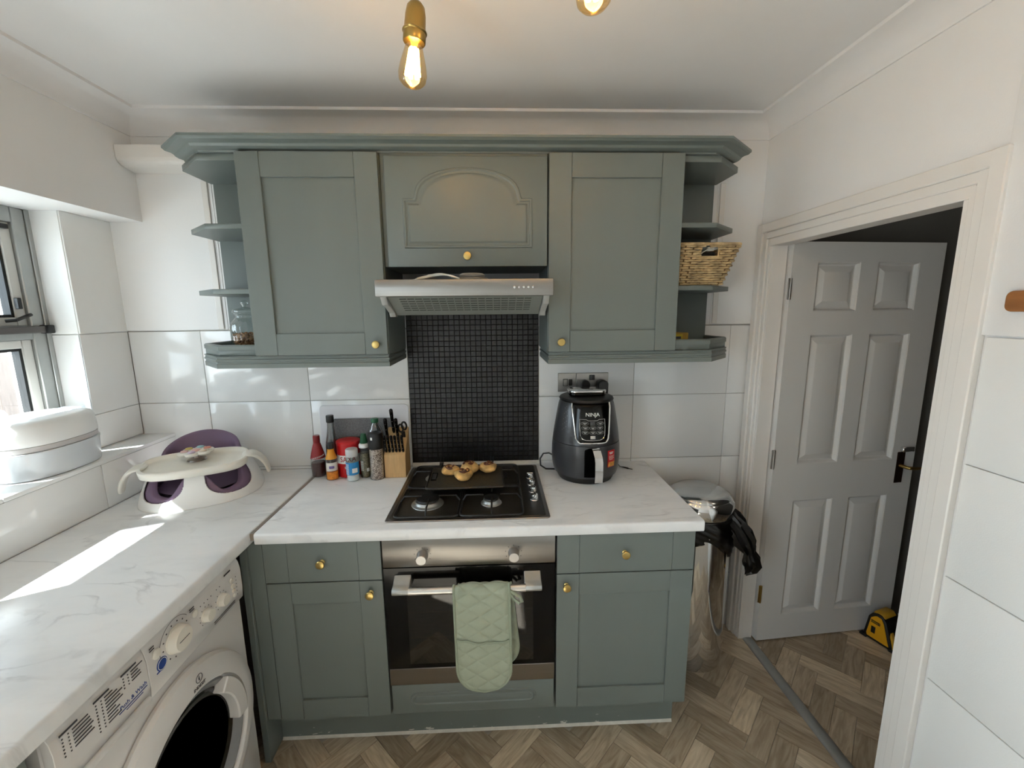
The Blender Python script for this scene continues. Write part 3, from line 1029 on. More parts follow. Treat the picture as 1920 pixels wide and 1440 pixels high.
# ------------------------------------------------------------------ oven glove over the bar
def quilt(a, b):
    """soft diamond quilting height from surface coordinates in metres"""
    s1 = abs(math.sin(PI * (a * .62 + b) / .054))
    s2 = abs(math.sin(PI * (a * .75 - b) / .06))
    return .0085 * (min(s1, 1) ** .4) * (min(s2, 1) ** .4)
t = thing('oven_glove', 'sage green quilted double oven glove hanging over the oven handle', 'oven glove', (.34, -.65, .30))
def glove_sheet(xl, xr, L, y0, sgn, tilt):
    W = (xr - xl) / 2
    def fn(u, v):
        s = v * L
        w = 1.0
        rem = L - s
        if rem < W * 1.05:
            q = 1 - rem / (W * 1.05)
            w = math.sqrt(max(0.0, 1 - q ** 2.4))
        w = max(w, .02)
        cx_ = (xl + xr) / 2 + tilt * s
        xo_ = (u - .5) * 2 * W * w
        edge = min(1, (1 - abs(u - .5) * 2) * 6) * min(1, rem * 60)
        h = quilt(xo_, s) * edge
        # over the bar, then hanging down
        r = .0172
        arc = r * PI / 2
        if s < arc:
            a = s / r
            y = y0 - sgn * math.sin(a) * (r + h)
            z = .708 + math.cos(a) * (r + h)
        else:
            y = y0 - sgn * (r + h) - sgn * .004 * math.sin(s * 9)
            z = .708 - (s - arc)
        return (cx_ + xo_, y, z)
    return fn
fr_ = glove_sheet(.247, .434, .412, -.644, 1, .012)
bk_ = glove_sheet(.262, .440, .345, -.644, -1, .10)
g1 = MB().grid(fr_, 90, 170)
o = g1.build('front_mitt', 'glove', t, sharp=80)
md = o.modifiers.new('thick', 'SOLIDIFY'); md.thickness = .004; md.offset = -1
g2 = MB().grid(bk_, 40, 70)
o2 = g2.build('back_mitt', 'glove', t, sharp=80)
md = o2.modifiers.new('thick', 'SOLIDIFY'); md.thickness = .004; md.offset = -1
def border(fn, vs0=0.0):
    pts = [fn(0.004, v / 40) for v in range(int(vs0 * 40), 41)] + [fn(k / 20, 1) for k in range(1, 20)] + [fn(.996, v / 40) for v in range(40, int(vs0 * 40) - 1, -1)]
    out = [Vector(pts[0])]
    for p in pts[1:]:
        if (Vector(p) - out[-1]).length > .003: out.append(Vector(p))
    return out
MB().tube(border(fr_), .0048, 8).build('binding', 'glove_trim', o)
MB().tube(border(bk_), .0042, 8).build('binding', 'glove_trim', o2)
pk = [Vector(fr_(u, .47 + .02 * u + .03 * math.sin(PI * u))) + Vector((0, -.0035, 0)) for u in [.03 + .94 * k / 20 for k in range(21)]]
MB().tube(pk, .0035, 8).build('pocket_edge', 'glove_trim', o)
lp = [(.432, -.656, .71), (.45, -.66, .70), (.47, -.66, .685), (.476, -.66, .668), (.466, -.66, .662), (.45, -.66, .678), (.436, -.658, .697)]
MB().tube(lp, [.005, .0055, .006, .006, .006, .0055, .005], 8).build('hanging_loop', 'glove_trim', t)

# ------------------------------------------------------------------ gas hob
t = thing('gas_hob', 'four-burner gas hob with black pan supports and steel knobs', 'hob', (.29, -.29, .9126))
def rr(x0, y0, x1, y1, r, n=5):
    pts = []
    for cx_, cy_, a0 in ((x1 - r, y1 - r, 0), (x0 + r, y1 - r, PI / 2), (x0 + r, y0 + r, PI), (x1 - r, y0 + r, 1.5 * PI)):
        for k in range(n + 1):
            a = a0 + PI / 2 * k / n
            pts.append((cx_ + r * math.cos(a), cy_ + r * math.sin(a)))
    return pts
MB().prism(rr(.004, -.558, .586, -.03, .012), 'z', .9127, .9175, .0018).build('tray', 'steel', t)
MB().prism(rr(.018, -.546, .572, -.04, .012), 'z', .917, .9188, .0008).build('deck', 'hobplate', t)
MB().prism(rr(.5, -.545, .569, -.042, .01), 'z', .9185, .9195, .0005).build('control_strip', mat('dark_control_strip', (56, 55, 53), .35, .6), t)
knob_h = MB().lathe([(.017, 0), (.017, .004), (.0145, .007), (.0135, .022), (.0125, .025), (.003, .0255)], 18)
knob_h.box(-.0135, -.003, .012, .0135, .003, .0275, .001)
kh = knob_h.mesh('control_knob', 30)
kh.materials.append(M['chrome'])
for i, y in enumerate((-.205, -.277, -.349, -.421)):
    piece('control_knob', kh, t, (.541, y, .9193), (0, 0, .5 * i))
def burner(x, y, r, label=None):
    b = MB().lathe([(r * 1.32, .9186), (r * 1.3, .921), (r * 1.12, .9235), (r * 1.05, .926), (r * 1.0, .934), (r * .8, .936)], 28, (x, y, 0)).build('burner', 'chrome' if r < .03 else 'alu', t)
    MB().lathe([(r * .9, .9355), (r * .96, .938), (r * .92, .9425), (r * .7, .9445), (.004, .945)], 28, (x, y, 0)).build('cap', 'enamel', b)
burner(.135, -.425, .046)
burner(.376, -.432, .03)
burner(.135, -.175, .036)
burner(.376, -.175, .036)
def grate(x0, x1):
    g = MB()
    for y0, y1 in ((-.548, -.30), (-.292, -.048)):
        loop = [(px, py, .9265) for px, py in rr(x0, y0, x1, y1, .02, 4)]
        g.tube(loop, .0048, 8, closed=True)
        cx_, cy_ = (x0 + x1) / 2, (y0 + y1) / 2
        for sx, sy, ex, ey in ((x0, cy_, cx_ - .032, cy_), (x1, cy_, cx_ + .032, cy_), (cx_, y0, cx_, cy_ - .03), (cx_, y1, cx_, cy_ + .03)):
            g.tube([(sx, sy, .9265), (sx * .8 + ex * .2, sy * .8 + ey * .2, .9495), (ex, ey, .9495)], [.004, .0035, .003], 8)
        for px, py in ((x0 + .012, y0 + .012), (x1 - .012, y0 + .012), (x0 + .012, y1 - .012), (x1 - .012, y1 - .012)):
            g.tube([(px, py, .9188), (px, py, .9265)], .004, 8)
    for px in ((x0 + x1) / 2 - .012, (x0 + x1) / 2 + .002):
        g.tube([(px, -.048, .9265), (px + .005, -.044, .968)], [.003, .0016], 6)
    g.build('pan_support', 'enamel', t)
grate(.034, .258)
grate(.266, .49)

# ------------------------------------------------------------------ griddle plate and pastries
t = thing('griddle_plate', 'greasy dark rectangular griddle plate resting on the rear hob burners', 'griddle', (.27, -.265, .953), .03, local=True)
MB().prism(rr(-.155, -.115, .155, .115, .015), 'z', .0005, .006, .0015).build('plate', 'griddle', t)
gr = MB()
gr.tube([(a, b, .0065) for a, b in rr(-.151, -.111, .151, .111, .013)], .0028, 6, closed=True)
gr.build('raised_edge', 'enamel', t)
MB().prism([(.155, -.028), (.172, -.02), (.172, .03), (.155, .04)], 'z', .001, .005, .001).build('pouring_tab', 'enamel', t)
hg = MB().prism(rr(-.142, -.035, -.118, .05, .005), 'z', .0062, .0085, .0008).build('handle_grip', 'blackgloss', t)
MB().box(-.138, -.02, .0086, -.123, .038, .0094).build('grip_inlay', 'steel', hg)
def pastry(x, y, r, h, seed, label):
    rnd = random.Random(seed)
    t = thing('pastry_roll', label, 'pastry', (x, y, .9592), rnd.uniform(0, 6), group='pastry rolls on the griddle', local=True)
    ph = [rnd.uniform(0, 6) for _ in range(4)]
    def fn(u, v):
        a = 2 * PI * u
        b = PI * v
        k = 1 + .09 * math.sin(3 * a + ph[0]) + .05 * math.sin(5 * a + ph[1]) + .04 * math.sin(4 * b + ph[2] + 2 * a)
        rr_ = r * math.sin(b) ** .7 * k
        z = h / 2 * (1 - math.cos(b) * .98) * (1 + .08 * math.sin(2 * a + ph[3]))
        return (rr_ * math.cos(a), rr_ * math.sin(a), z + .0004)
    MB().grid(fn, 30, 16, cu=True).build('dough', 'pastry', t, sharp=80)
    sp = []
    for k in range(40):
        a = k / 39 * 2 * PI * 1.7
        q = r * (.1 + .56 * k / 39)
        sp.append((q * math.cos(a), q * math.sin(a) * .9, h * .985 - .0035 * (q / r) ** 2 + .001 * math.sin(k)))
    MB().tube(sp, [.0040 + .0018 * math.sin(k * .7) for k in range(40)], 8).build('swirl', 'pastry_top', t, sharp=80)
pastry(.203, -.235, .036, .036, 1, 'golden pastry roll at the left end of the griddle')
pastry(.282, -.222, .038, .045, 2, 'tall golden pastry roll at the back of the griddle, between two others')
pastry(.362, -.214, .037, .037, 5, 'golden pastry roll at the right end of the griddle')
pastry(.262, -.298, .037, .040, 9, 'golden pastry roll at the front of the griddle, nearest the front burners')

# ------------------------------------------------------------------ air fryer
ZW = .9126
AF = (.792, -.152, ZW)
t = thing('air_fryer', 'charcoal air fryer with chrome handle standing on the worktop', 'air fryer', AF, 0, local=True)
AFP = [(0, .118), (.012, .124), (.02, .13), (.03, .137), (.055, .1445), (.10, .148), (.15, .1465), (.2, .141), (.25, .1335), (.30, .1245), (.33, .119), (.345, .113)]
def afr(z):
    for (z0, r0), (z1, r1) in zip(AFP[:-1], AFP[1:]):
        if z <= z1:
            return r0 + (r1 - r0) * (z - z0) / (z1 - z0)
    return AFP[-1][1]
MB().lathe([(.10, .0004), (.118, .0006), (.122, .008), (.128, .02), (.131, .0285)], 48).build('base', 'black', t)
MB().lathe([(.128, .028)] + [(afr(z), z) for z in (.03, .045, .06, .08, .10, .13, .15, .1705)] + [(afr(.17) - .006, .1715)], 48).build('drawer', 'charcoal', t)
MB().lathe([(afr(.174) - .006, .1725)] + [(afr(z), z) for z in (.1735, .2, .225, .25, .275, .30, .32, .335)] + [(.112, .347)], 48).build('housing', 'charcoal', t)
MB().lathe([(.114, .3445), (.1165, .350), (.113, .357), (.10, .362), (.05, .364)], 48).build('top_cap', 'black', t)
lid = MB().prism(rr(-.078, -.05, .078, .05, .03), 'z', .3642, .378, .004, 2).build('vent_block', 'blackgloss', t)
MB().prism(rr(-.08, -.052, .08, .052, .03), 'z', .3782, .388, .003, 2).build('vent_cap', 'chrome', lid)
def on_body(a, z, off):
    r = afr(z) + off
    return Vector((r * math.sin(a), -r * math.cos(a), z))
def body_patch(aw, z0, z1, off, name, m, parent, na=24, nz=14, a0=0):
    o = MB().grid(lambda u, v: on_body(a0 + (u - .5) * 2 * aw(z0 + (z1 - z0) * v), z0 + (z1 - z0) * v, off), na, nz).build(name, m, parent, sharp=60)
    md = o.modifiers.new('thick', 'SOLIDIFY'); md.thickness = .002; md.offset = -1
    return o
def aw1(z):
    base = .50 + .22 * max(0, (z - .2) / .14) ** 1.3
    if z < .215:
        q = (.215 - z) / .03
        base = .50 - .20 * (1 - math.sqrt(max(0, 1 - min(1, q) ** 2)))
    return base
pn = body_patch(aw1, .188, .346, .0022, 'control_panel', 'blackgloss', t)
bd = [on_body(-aw1(z), z, .003) for z in [.344 - .158 * k / 24 for k in range(25)]]
bd += [on_body(-.28 + .56 * k / 10, .187, .003) for k in range(11)]
bd += [on_body(aw1(z), z, .003) for z in [.188 + .158 * k / 24 for k in range(25)]]
MB().tube(bd, .0034, 8).build('trim', 'chrome', pn)
fr2 = [on_body(a, z, .0042) for a, z in [(-.4, .284), (-.2, .284), (-.14, .279), (.14, .279), (.2, .284), (.4, .284), (.39, .25), (.36, .218), (.30, .205), (.2, .2), (0, .199), (-.2, .2), (-.30, .205), (-.36, .218), (-.39, .25)]]
MB().tube(fr2, .0013, 6, closed=True).build('button_frame', 'chrome', pn)
vs_, fs_ = text('NINJA', .021)
MB().add([on_body(v.x / .126, .303 + v.z, .0048 - v.y) for v in vs_], fs_).build('lettering', 'inkwhite', pn)
bt = MB()
for a, z, w in ((-.24, .268, .012), (.24, .268, .012), (-.22, .25, .012), (0, .25, .010), (.22, .25, .010), (-.22, .231, .010), (0, .231, .010), (.22, .231, .013)):
    ring_ = [on_body(a + w * 1.25 * math.cos(q) / .13, z + .0068 * math.sin(q), .0044) for q in [2 * PI * k / 14 for k in range(14)]]
    bt.tube(ring_, .0004, 4, closed=True)
    for zz, ww in ((z + .001, w * .75), (z - .0025, w * .35)):
        bt.add([on_body(a + sx * ww / .13, zz + sz * .0011, .0046) for sx, sz in ((-1, -1), (1, -1), (1, 1), (-1, 1))], [(0, 1, 2, 3)])
bt.build('button_print', mat('grey_print', (170, 170, 168), .5), pn)
body_patch(lambda z: .075, .258, .276, .0042, 'display', mat('grey_display', (70, 72, 74), .2), pn, 8, 4)
body_patch(lambda z: .07, .205, .218, .0042, 'power_button', mat('pale_button', (196, 196, 194), .35), pn, 8, 4)
# drawer handle
body_patch(lambda z: .23 if z < .155 else .23 * math.sqrt(max(.02, 1 - ((z - .155) / .013) ** 2)), .04, .167, .0025, 'handle_recess', 'recess_shade', t, 14, 16)  # flat patch on the body; the hollow's shade is painted in black
hy = lambda o_: -o_
hpth = [(-.013, .013)]
hs = MB()
cl = [Vector((.004, -.147, .164)), Vector((.006, -.160, .158)), Vector((.009, -.181, .136)), Vector((.010, -.187, .12)), Vector((.010, -.190, .07)), Vector((.010, -.184, .036))]
vv, ff = [], []
for i, c in enumerate(cl):
    w = .0160
    c = c + Vector((.006, 0, 0))
    tdir = (cl[min(i + 1, 5)] - cl[max(i - 1, 0)]).normalized()
    nrm = Vector((0, tdir.z, -tdir.y)).normalized() * .006
    for sx, sn in ((-1, -1), (1, -1), (1, 1), (-1, 1)):
        vv.append(c + Vector((sx * w, 0, 0)) + nrm * sn)
for i in range(5):
    for k in range(4):
        l = (k + 1) % 4
        ff.append((i * 4 + k, i * 4 + l, i * 4 + 4 + l, i * 4 + 4 + k))
ff += [(0, 1, 2, 3), (20, 21, 22, 23)]
MB().add(vv, ff).build('handle', 'chrome', t, sharp=20)
stk = body_patch(lambda z: .135, .078, .15, .0018, 'sticker', 'redplastic', t, 10, 8, .60)
sp_ = MB()
for z, w, a in ((.141, .08, .59), (.136, .055, .58), (.126, .10, .6), (.121, .09, .59), (.116, .1, .6), (.111, .07, .58)):
    hh = .002 if z > .13 else .0009
    sp_.add([on_body(a + sx * w, z + sz * hh, .0026) for sx, sz in ((-1, -1), (1, -1), (1, 1), (-1, 1))], [(0, 1, 2, 3)])
sp_.build('sticker_print', 'inkwhite', stk)
MB().grid(lambda u, v: on_body(.60 + (u - .5) * .24, .081 + .02 * v, .0026), 8, 4).build('sticker_picture', mat('orange_food_print', (220, 150, 60), .5, var=.4, vscale=90), stk)
dec = MB()
for i in range(14):
    a = -1.0 + .07 * (i % 3)
    z = .23 + .0075 * i
    dec.add([on_body(a + sx * .012, z + sz * .002, .0009) for sx, sz in ((-1, -1), (1, -1), (1, 1), (-1, 1))], [(0, 1, 2, 3)])
dec.build('side_print', mat('faint_grey_print', (112, 112, 114), .5), t)

tag(MB().tube([(.66, -.10, .985), (.64, -.08, .99), (.615, -.07, .985), (.60, -.07, .96), (.602, -.075, .93), (.625, -.085, .9165), (.665, -.09, .9165), (.70, -.04, .9165), (.78, -.012, .93), (.81, -.012, 1.0), (.805, -.014, 1.26)], .0038, 8).build('power_cord', 'black'),
    'thick black power cord looping out beside the air fryer', 'cord')
c2 = thing('charger_lead', 'thin black charger lead with jack plug lying beside the air fryer', 'cable', (.97, -.08, ZW))
MB().tube([(.898, -.018, 1.25), (.905, -.012, 1.1), (.93, -.02, 1.0), (.95, -.04, .95), (.972, -.075, .9165), (.985, -.09, .916)], .0017, 6).build('lead', 'black', c2)
MB().tube([(.98, -.085, .9165), (.992, -.096, .9168), (1.002, -.106, .9168), (1.006, -.11, .9168), (1.018, -.122, .9168)], [.0022, .0036, .0036, .0018, .0014], 8).build('jack_plug', 'black', c2)

# sockets
def plate(x0, x1, z0, z1, name, label, cat):
    t = thing(name, label, cat, ((x0 + x1) / 2, 0, z0))
    MB().box(x0, -.0048, z0, x1, -.0002, z1, .0015).build('face_plate', 'steel', t)
    return t
t = plate(.690, .7745, 1.261, 1.349, 'cooker_switch', 'brushed steel switch plate left of the double socket', 'switch')
for x in (.716, .740):
    MB().box(x, -.0085, 1.29, x + .017, -.0048, 1.32, .002).build('rocker', 'black' if x > .73 else 'steel', t)
MB().box(.7135, -.0056, 1.288, .7355, -.0048, 1.322, .0004).build('surround', 'black', t)
t = plate(.7755, .926, 1.261, 1.349, 'wall_socket', 'brushed steel double wall socket with black plugs behind the air fryer', 'socket')
MB().box(.836, -.0085, 1.315, .862, -.0048, 1.339, .002).build('rocker', 'black', t)
MB().box(.839, -.0095, 1.318, .8485, -.0084, 1.336, .001).build('switch_key', 'charcoal', t)
p1 = MB().prism([(.794, 1.262), (.836, 1.262), (.836, 1.300), (.828, 1.314), (.815, 1.319), (.802, 1.314), (.794, 1.300)], 'y', -.036, -.0049, .003)
tag(p1.build('mains_plug', 'black'), 'rounded black mains plug in the left side of the double socket', 'plug', 'plugs in the wall socket')
p2 = MB().prism([(.868, 1.252), (.915, 1.252), (.916, 1.306), (.908, 1.316), (.888, 1.319), (.872, 1.308)], 'y', -.052, -.0049, .003)
tag(p2.build('charger_plug', 'black'), 'bulky black charger plug in the right side of the double socket', 'plug', 'plugs in the wall socket')

# ------------------------------------------------------------------ condiments
def cyl(name, prof, c, m, parent, segs=28, fr=None):
    return MB().lathe(prof, segs, (c[0], c[1], c[2]), fr=fr).build(name, m, parent)
FA = lambda c: math.atan2(CAM.y - c[1], CAM.x - c[0])     # the side of a bottle that faces the room

c = (-.401, -.092, ZW)
t = thing('vinegar_bottle', 'small clear vinegar bottle with dark red label and half its dark vinegar left', 'bottle', c)
cyl('liquid', [(.025, .002), (.0285, .004), (.0295, .06), (.028, .066)], c, mat('dark_vinegar', (62, 14, 18), .3), t)
cyl('glass', [(.026, .0005), (.0305, .004), (.0315, .06), (.0305, .08), (.0255, .11), (.0175, .14), (.013, .155), (.0125, .17)], c, 'glass', t)
cyl('label', [(.0312, .086), (.0262, .111), (.0182, .141), (.0146, .152), (.0146, .154)], c, mat('dark_red_label', (142, 36, 40), .5), t)
cyl('cap', [(.0135, .154), (.0145, .156), (.0145, .182), (.0135, .1875), (.004, .188)], c, mat('maroon_cap', (122, 24, 30), .35), t)
vs_, fs_ = text("SARSON'S", .0125)
MB().add([Vector(p) + Vector((0, 0, .0)) for p in wrap([Vector((v.x, v.y - .0006 + (-.0032 * (v.z / .006)), v.z + v.x * .25)) for v in vs_], .0312, (c[0], c[1], c[2] + .0945), FA(c))], fs_).build('lettering', 'inkwhite', t)

c = (-.345, -.066, ZW)
t = thing('sauce_bottle', 'tall dark sauce bottle with black cap behind the hot sauce', 'bottle', c)
cyl('glass', [(.024, .0005), (.027, .004), (.027, .13), (.025, .15), (.0185, .185), (.0145, .215), (.0135, .24)], c, clear('smoky_glass', (190, 192, 190), .1, .02, .7), t)
cyl('sauce', [(.024, .003), (.0258, .005), (.0258, .10), (.02, .101)], c, mat('dark_soy', (26, 14, 10), .2), t)
cyl('cap', [(.0155, .24), (.0165, .242), (.0165, .268), (.0155, .2715), (.004, .272)], c, 'black', t)

c = (-.325, -.137, ZW)
t = thing('hot_sauce_bottle', 'small orange hot sauce bottle with black cap and shield label', 'bottle', c)
cyl('sauce', [(.0215, .002), (.0245, .004), (.0245, .052), (.022, .053)], c, mat('orange_sauce', (176, 92, 26), .3, var=.2, vscale=60), t)
cyl('glass', [(.022, .0005), (.026, .004), (.026, .085), (.0235, .098), (.017, .115), (.0135, .128), (.0125, .14)], c, 'glass', t)
cyl('neck_wrap', [(.0242, .096), (.0176, .1155), (.0143, .129), (.0143, .14)], c, mat('amber_wrap', (214, 146, 36), .4), t)
cyl('cap', [(.0142, .14), (.0152, .142), (.0152, .162), (.0135, .166), (.003, .1665)], c, 'black', t)
a = FA(c)
band(.0262, .045, .082, a - 1.0, a + 1.0, c).build('label', mat('pale_shield_label', (214, 208, 200), .5), t)
band(.0270, .056, .068, a - .45, a + .35, c).build('label_crest', mat('purple_crest', (112, 96, 150), .5, var=.3, vscale=150), t)
band(.0262, .008, .04, a - 1.0, a + 1.0, c).build('lower_label', mat('orange_label', (216, 130, 40), .5, var=.2, vscale=90), t)

c = (-.266, -.085, ZW)
t = thing('salt_drum', 'red plastic table salt drum with white label band', 'salt drum', c)
cyl('drum', [(.045, .0005), (.049, .003), (.049, .148), (.051, .15), (.051, .16), (.047, .163), (.02, .1635)], c, 'redplastic', t, 36)
a = FA(c)
band(.0492, .066, .104, a - 1.4, a + 1.4, c, 24).build('label_band', 'inkwhite', t)
for s_t, z, sz, m_ in (('SAXA', .085, .034, mat('red_print', (170, 24, 30), .5)), ('SALT', .048, .014, 'inkwhite'), ('TABLE', .038, .007, 'inkwhite')):
    vs_, fs_ = text(s_t, sz)
    if s_t == 'SAXA': vs_ = [Vector((v.x * .8, v.y, v.z)) for v in vs_]
    MB().add(wrap([Vector((v.x, v.y - .0011, v.z)) for v in vs_], .0492, (c[0], c[1], c[2] + z), a - .12), fs_).build('lettering', m_, t)

c = (-.230, -.153, ZW)
t = thing('salt_shaker', 'clear salt shaker with blue label in front of the red drum', 'shaker', c)
cyl('salt', [(.022, .002), (.0245, .004), (.0245, .03), (.02, .031)], c, mat('white_salt', (232, 232, 232), .8), t)
cyl('jar', [(.023, .0005), (.0262, .004), (.0262, .105), (.0245, .112)], c, 'glass', t)
cyl('lid', [(.0252, .110), (.0258, .112), (.0258, .138), (.0235, .1425), (.004, .143)], c, mat('clear_grey_lid', (198, 198, 198), .3), t)
a = FA(c)
band(.0264, .03, .086, a - 1.5, a + 1.5, c, 20).build('label', mat('sky_blue_label', (40, 132, 192), .4), t)
bb = MB()
for i in range(8):
    q = band(.0271, .034 + i * .006, .0365 + i * .006, a - 1.15, a - .62, c, 5)
    bb.add(q.v, q.f)
q = band(.0271, .04, .06, a - .1, a + .75, c, 8)
bb.add(q.v, q.f)
bb.build('label_print', 'inkwhite', t)

c = (-.186, -.118, ZW)
t = thing('herb_jar', 'slim herb jar with green screw cap and barcode label', 'jar', c)
cyl('herbs', [(.018, .002), (.020, .004), (.020, .112), (.016, .113)], c, speckle('dried_herbs', (98, 92, 74), (132, 122, 98), 300, .8), t)
cyl('jar', [(.019, .0005), (.0218, .004), (.0218, .135), (.0225, .14), (.0205, .15)], c, 'glass', t)
cyl('collar', [(.0222, .138), (.0228, .14), (.0225, .15), (.017, .156), (.010, .1565)], c, 'whiteplastic', t)
cyl('cap', [(.0155, .1565), (.016, .158), (.0115, .192), (.0105, .199), (.003, .20)], c, mat('bottle_green_cap', (22, 84, 54), .4), t, fr=lambda a: 1 + .03 * math.cos(14 * a))
a = FA(c)
bb = MB()
for i in range(9):
    q = band(.022, .035 + i * .0052, .0372 + i * .0052, a - .95, a - .35, c, 5)
    bb.add(q.v, q.f)
q = band(.022, .03, .045, a + .25, a + .8, c, 5)
bb.add(q.v, q.f)
bb.build('label_print', 'inkwhite', t)

c = (-.128, -.140, ZW)
t = thing('pepper_grinder', 'tall grinder with black top filled with pink salt and peppercorns', 'grinder', c)
cyl('filling', [(.026, .002), (.0285, .004), (.0285, .138), (.02, .139)], c, 'peppersalt', t)
cyl('jar', [(.0285, .0005), (.0305, .004), (.0305, .14)], c, 'glass', t)
cyl('grinder_head', [(.0315, .139), (.0318, .141), (.0305, .165), (.030, .20), (.0285, .208), (.02, .211), (.004, .2115)], c, 'black', t)
a = FA(c)
q = band(.0308, .182, .194, a - .75, a - .45, c, 5)
q.build('white_mark', 'inkwhite', t)

c = (-.146, -.072, ZW)
t = thing('water_bottle', 'clear ridged plastic bottle with green cap behind the grinder', 'bottle', c)
cyl('bottle', [(.03, .0005), (.034, .006), (.034, .16), (.0355, .17), (.034, .185), (.027, .21), (.0165, .228), (.014, .235), (.014, .24)], c, clear('thin_clear_plastic', (226, 232, 230), .12, .05, .7), t)
cyl('cap', [(.0155, .2365), (.0165, .238), (.0165, .252), (.0145, .2555), (.004, .256)], c, mat('dark_green_cap', (22, 92, 62), .4), t, fr=lambda a: 1 + .02 * math.cos(20 * a))

# chopping boards leaning on the tiles
def board(x0, x1, h, r, m, y0, y1, th, name, label, hole=False):
    t = thing(name, label, 'chopping board', ((x0 + x1) / 2, y0, ZW), local=True)
    W = (x1 - x0) / 2
    ang = math.atan2(y1 - y0, h)
    M4 = Matrix.Rotation(-ang, 4, 'X')
    MB().prism(rr(-W, .0005, W, h, r), 'y', -th, 0, .0015, mtx=M4).build('board', m, t)
    return t, M4, W
tb, M4, W = board(-.412, -.006, .304, .018, mat('white_chopping_plastic', (224, 224, 228), .4), -.012, -.002, .007, 'white_chopping_board', 'large white plastic chopping board leaning on the tiles behind the bottles')
tb2, M5, W2 = board(-.352, -.072, .243, .012, 'greystone', -.024, -.0125, .008, 'grey_chopping_board', 'speckled dark grey chopping board leaning on the white one')

# knife block
t = thing('knife_block', 'pale wooden knife block with slanted top at the end of the bottles', 'knife block', (-.049, -.09, ZW), local=True)
kp = [(-.052, .0005), (-.052, .104), (.052, .205), (.052, .0005)]
MB().prism(kp, 'x', -.046, .046, .0015).build('block', 'wood', t)
nrm = Vector((0, -.101, .104)).normalized()
kd = Vector((0, -.30, .954))
def knife(x, k, L, w, label, name='knife', big=True):
    base = Vector((-.049 + x, -.09 - .052 + .104 * k, ZW + .104 + .101 * k))
    kt = thing(name, label, 'knife', base, 0, group='knives in the block', local=True)
    P = [kd * s for s in (0.0025, L * .12, L * .35, L * .6, L * .85, L * .97, L)]
    R = [w * .55, w * .75, w * .62, w * .7, w * .85, w * .8, w * .4]
    MB().tube(P, R, 10).build('handle', 'blackgloss', kt, sharp=60)
    rv = MB()
    for s in (.25, .5, .75):
        rv.lathe([(.0016, 0), (.0016, .0008)], 8, kd * (L * s) + Vector((0, -w * .72, 0)), 'y')
    rv.build('rivets', 'steel', kt)
for i in range(6):
    knife(-.037 + i * .0148, .10, .088, .0075, ['steak knife in the front row of the block, nearest the grinder', 'steak knife in the front row of the block, second from the grinder', 'steak knife in the front row of the block, third from the grinder',
          'steak knife in the front row of the block, third from the mosaic', 'steak knife in the front row of the block, second from the mosaic', 'steak knife in the front row of the block, nearest the mosaic'][i], 'steak_knife')
for x, k, L, w, lb in ((-.038, .52, .115, .0095, 'large black-handled knife in the block, tallest but one, behind the grinder'), (-.016, .78, .125, .010, 'tallest black-handled knife at the back of the block'),
                       (.006, .58, .105, .009, 'black-handled knife in the middle row of the block, beside the scissors')):
    knife(x, k, L, w, lb, 'kitchen_knife')
base = Vector((-.049 + .03, -.09 - .052 + .104 * .62, ZW + .104 + .101 * .62))
kt = thing('kitchen_scissors', 'black-handled kitchen scissors standing in the block next to the mosaic', 'scissors', base, local=True)
sc_ = MB()
for s, zz in ((-1, 0), (1, .012)):
    sc_.tube([kd * .002 + Vector((s * .004, 0, 0)), kd * .03 + Vector((s * .004, 0, 0))], .005, 8)
    sc_.tube([kd * (.048 + zz + .02 * math.sin(q)) + Vector((s * .008 + .0105 * math.cos(q), 0, 0)) for q in [2 * PI * k / 16 for k in range(16)]], .0042, 8, closed=True)
sc_.build('handles', 'black', kt)

# ------------------------------------------------------------------ baby floor seat
t = thing('baby_seat', 'white and mauve baby floor seat with snack tray on the window worktop', 'baby seat', (-.815, -.225, ZW), .42, local=True)
def sup(a, A, B, n=2.4):
    ca_, sa_ = abs(math.cos(a)), abs(math.sin(a))
    return (ca_ ** n / A ** n + sa_ ** n / B ** n) ** (-1 / n)
def seat_r(a, z):
    """outer radius at height z; a = 0 to the right, -90 deg to the front"""
    k = 1 - .30 * min(1, z / .16) ** 1.25
    return sup(a, .212, .195) * k
LEG = ((-PI / 2 - .70), (-PI / 2 + .70))
def leg_in(a, z, ra=.50, rz=.066, zc=.098):
    for L in LEG:
        d = (a - L + PI) % (2 * PI) - PI
        if abs(d / ra) ** 2.4 + (abs(z - zc) / rz) ** 2.4 < 1 or (z > zc and abs(d) < ra):
            return True
    return False
HT = .135
sh = MB().grid(lambda u, v: (seat_r(2 * PI * u, v * HT) * math.cos(2 * PI * u), seat_r(2 * PI * u, v * HT) * math.sin(2 * PI * u), .0005 + v * HT),
               440, 90, cu=True, keep=lambda u, v: not leg_in(2 * PI * u if 2 * PI * u < PI else 2 * PI * u - 2 * PI, v * HT))
o = sh.build('white_shell', 'whiteplastic', t, sharp=60)
md = o.modifiers.new('thick', 'SOLIDIFY'); md.thickness = .006; md.offset = -1
def rim(a):
    """height of the mauve rim round the seat"""
    s = (1 + math.sin(a)) / 2            # 1 at the back, 0 at the front
    h = .112 + .112 * s ** 1.1
    for L in LEG:
        d = (a - L + PI) % (2 * PI) - PI
        h -= .078 * math.exp(-(d / .36) ** 4)
    return h
prof_in = [(.985, .0), (.985, .35), (.985, .7), (.98, .9), (.955, .98), (.91, 1.0), (.865, .97), (.845, .88), (.83, .6), (.80, .36)]
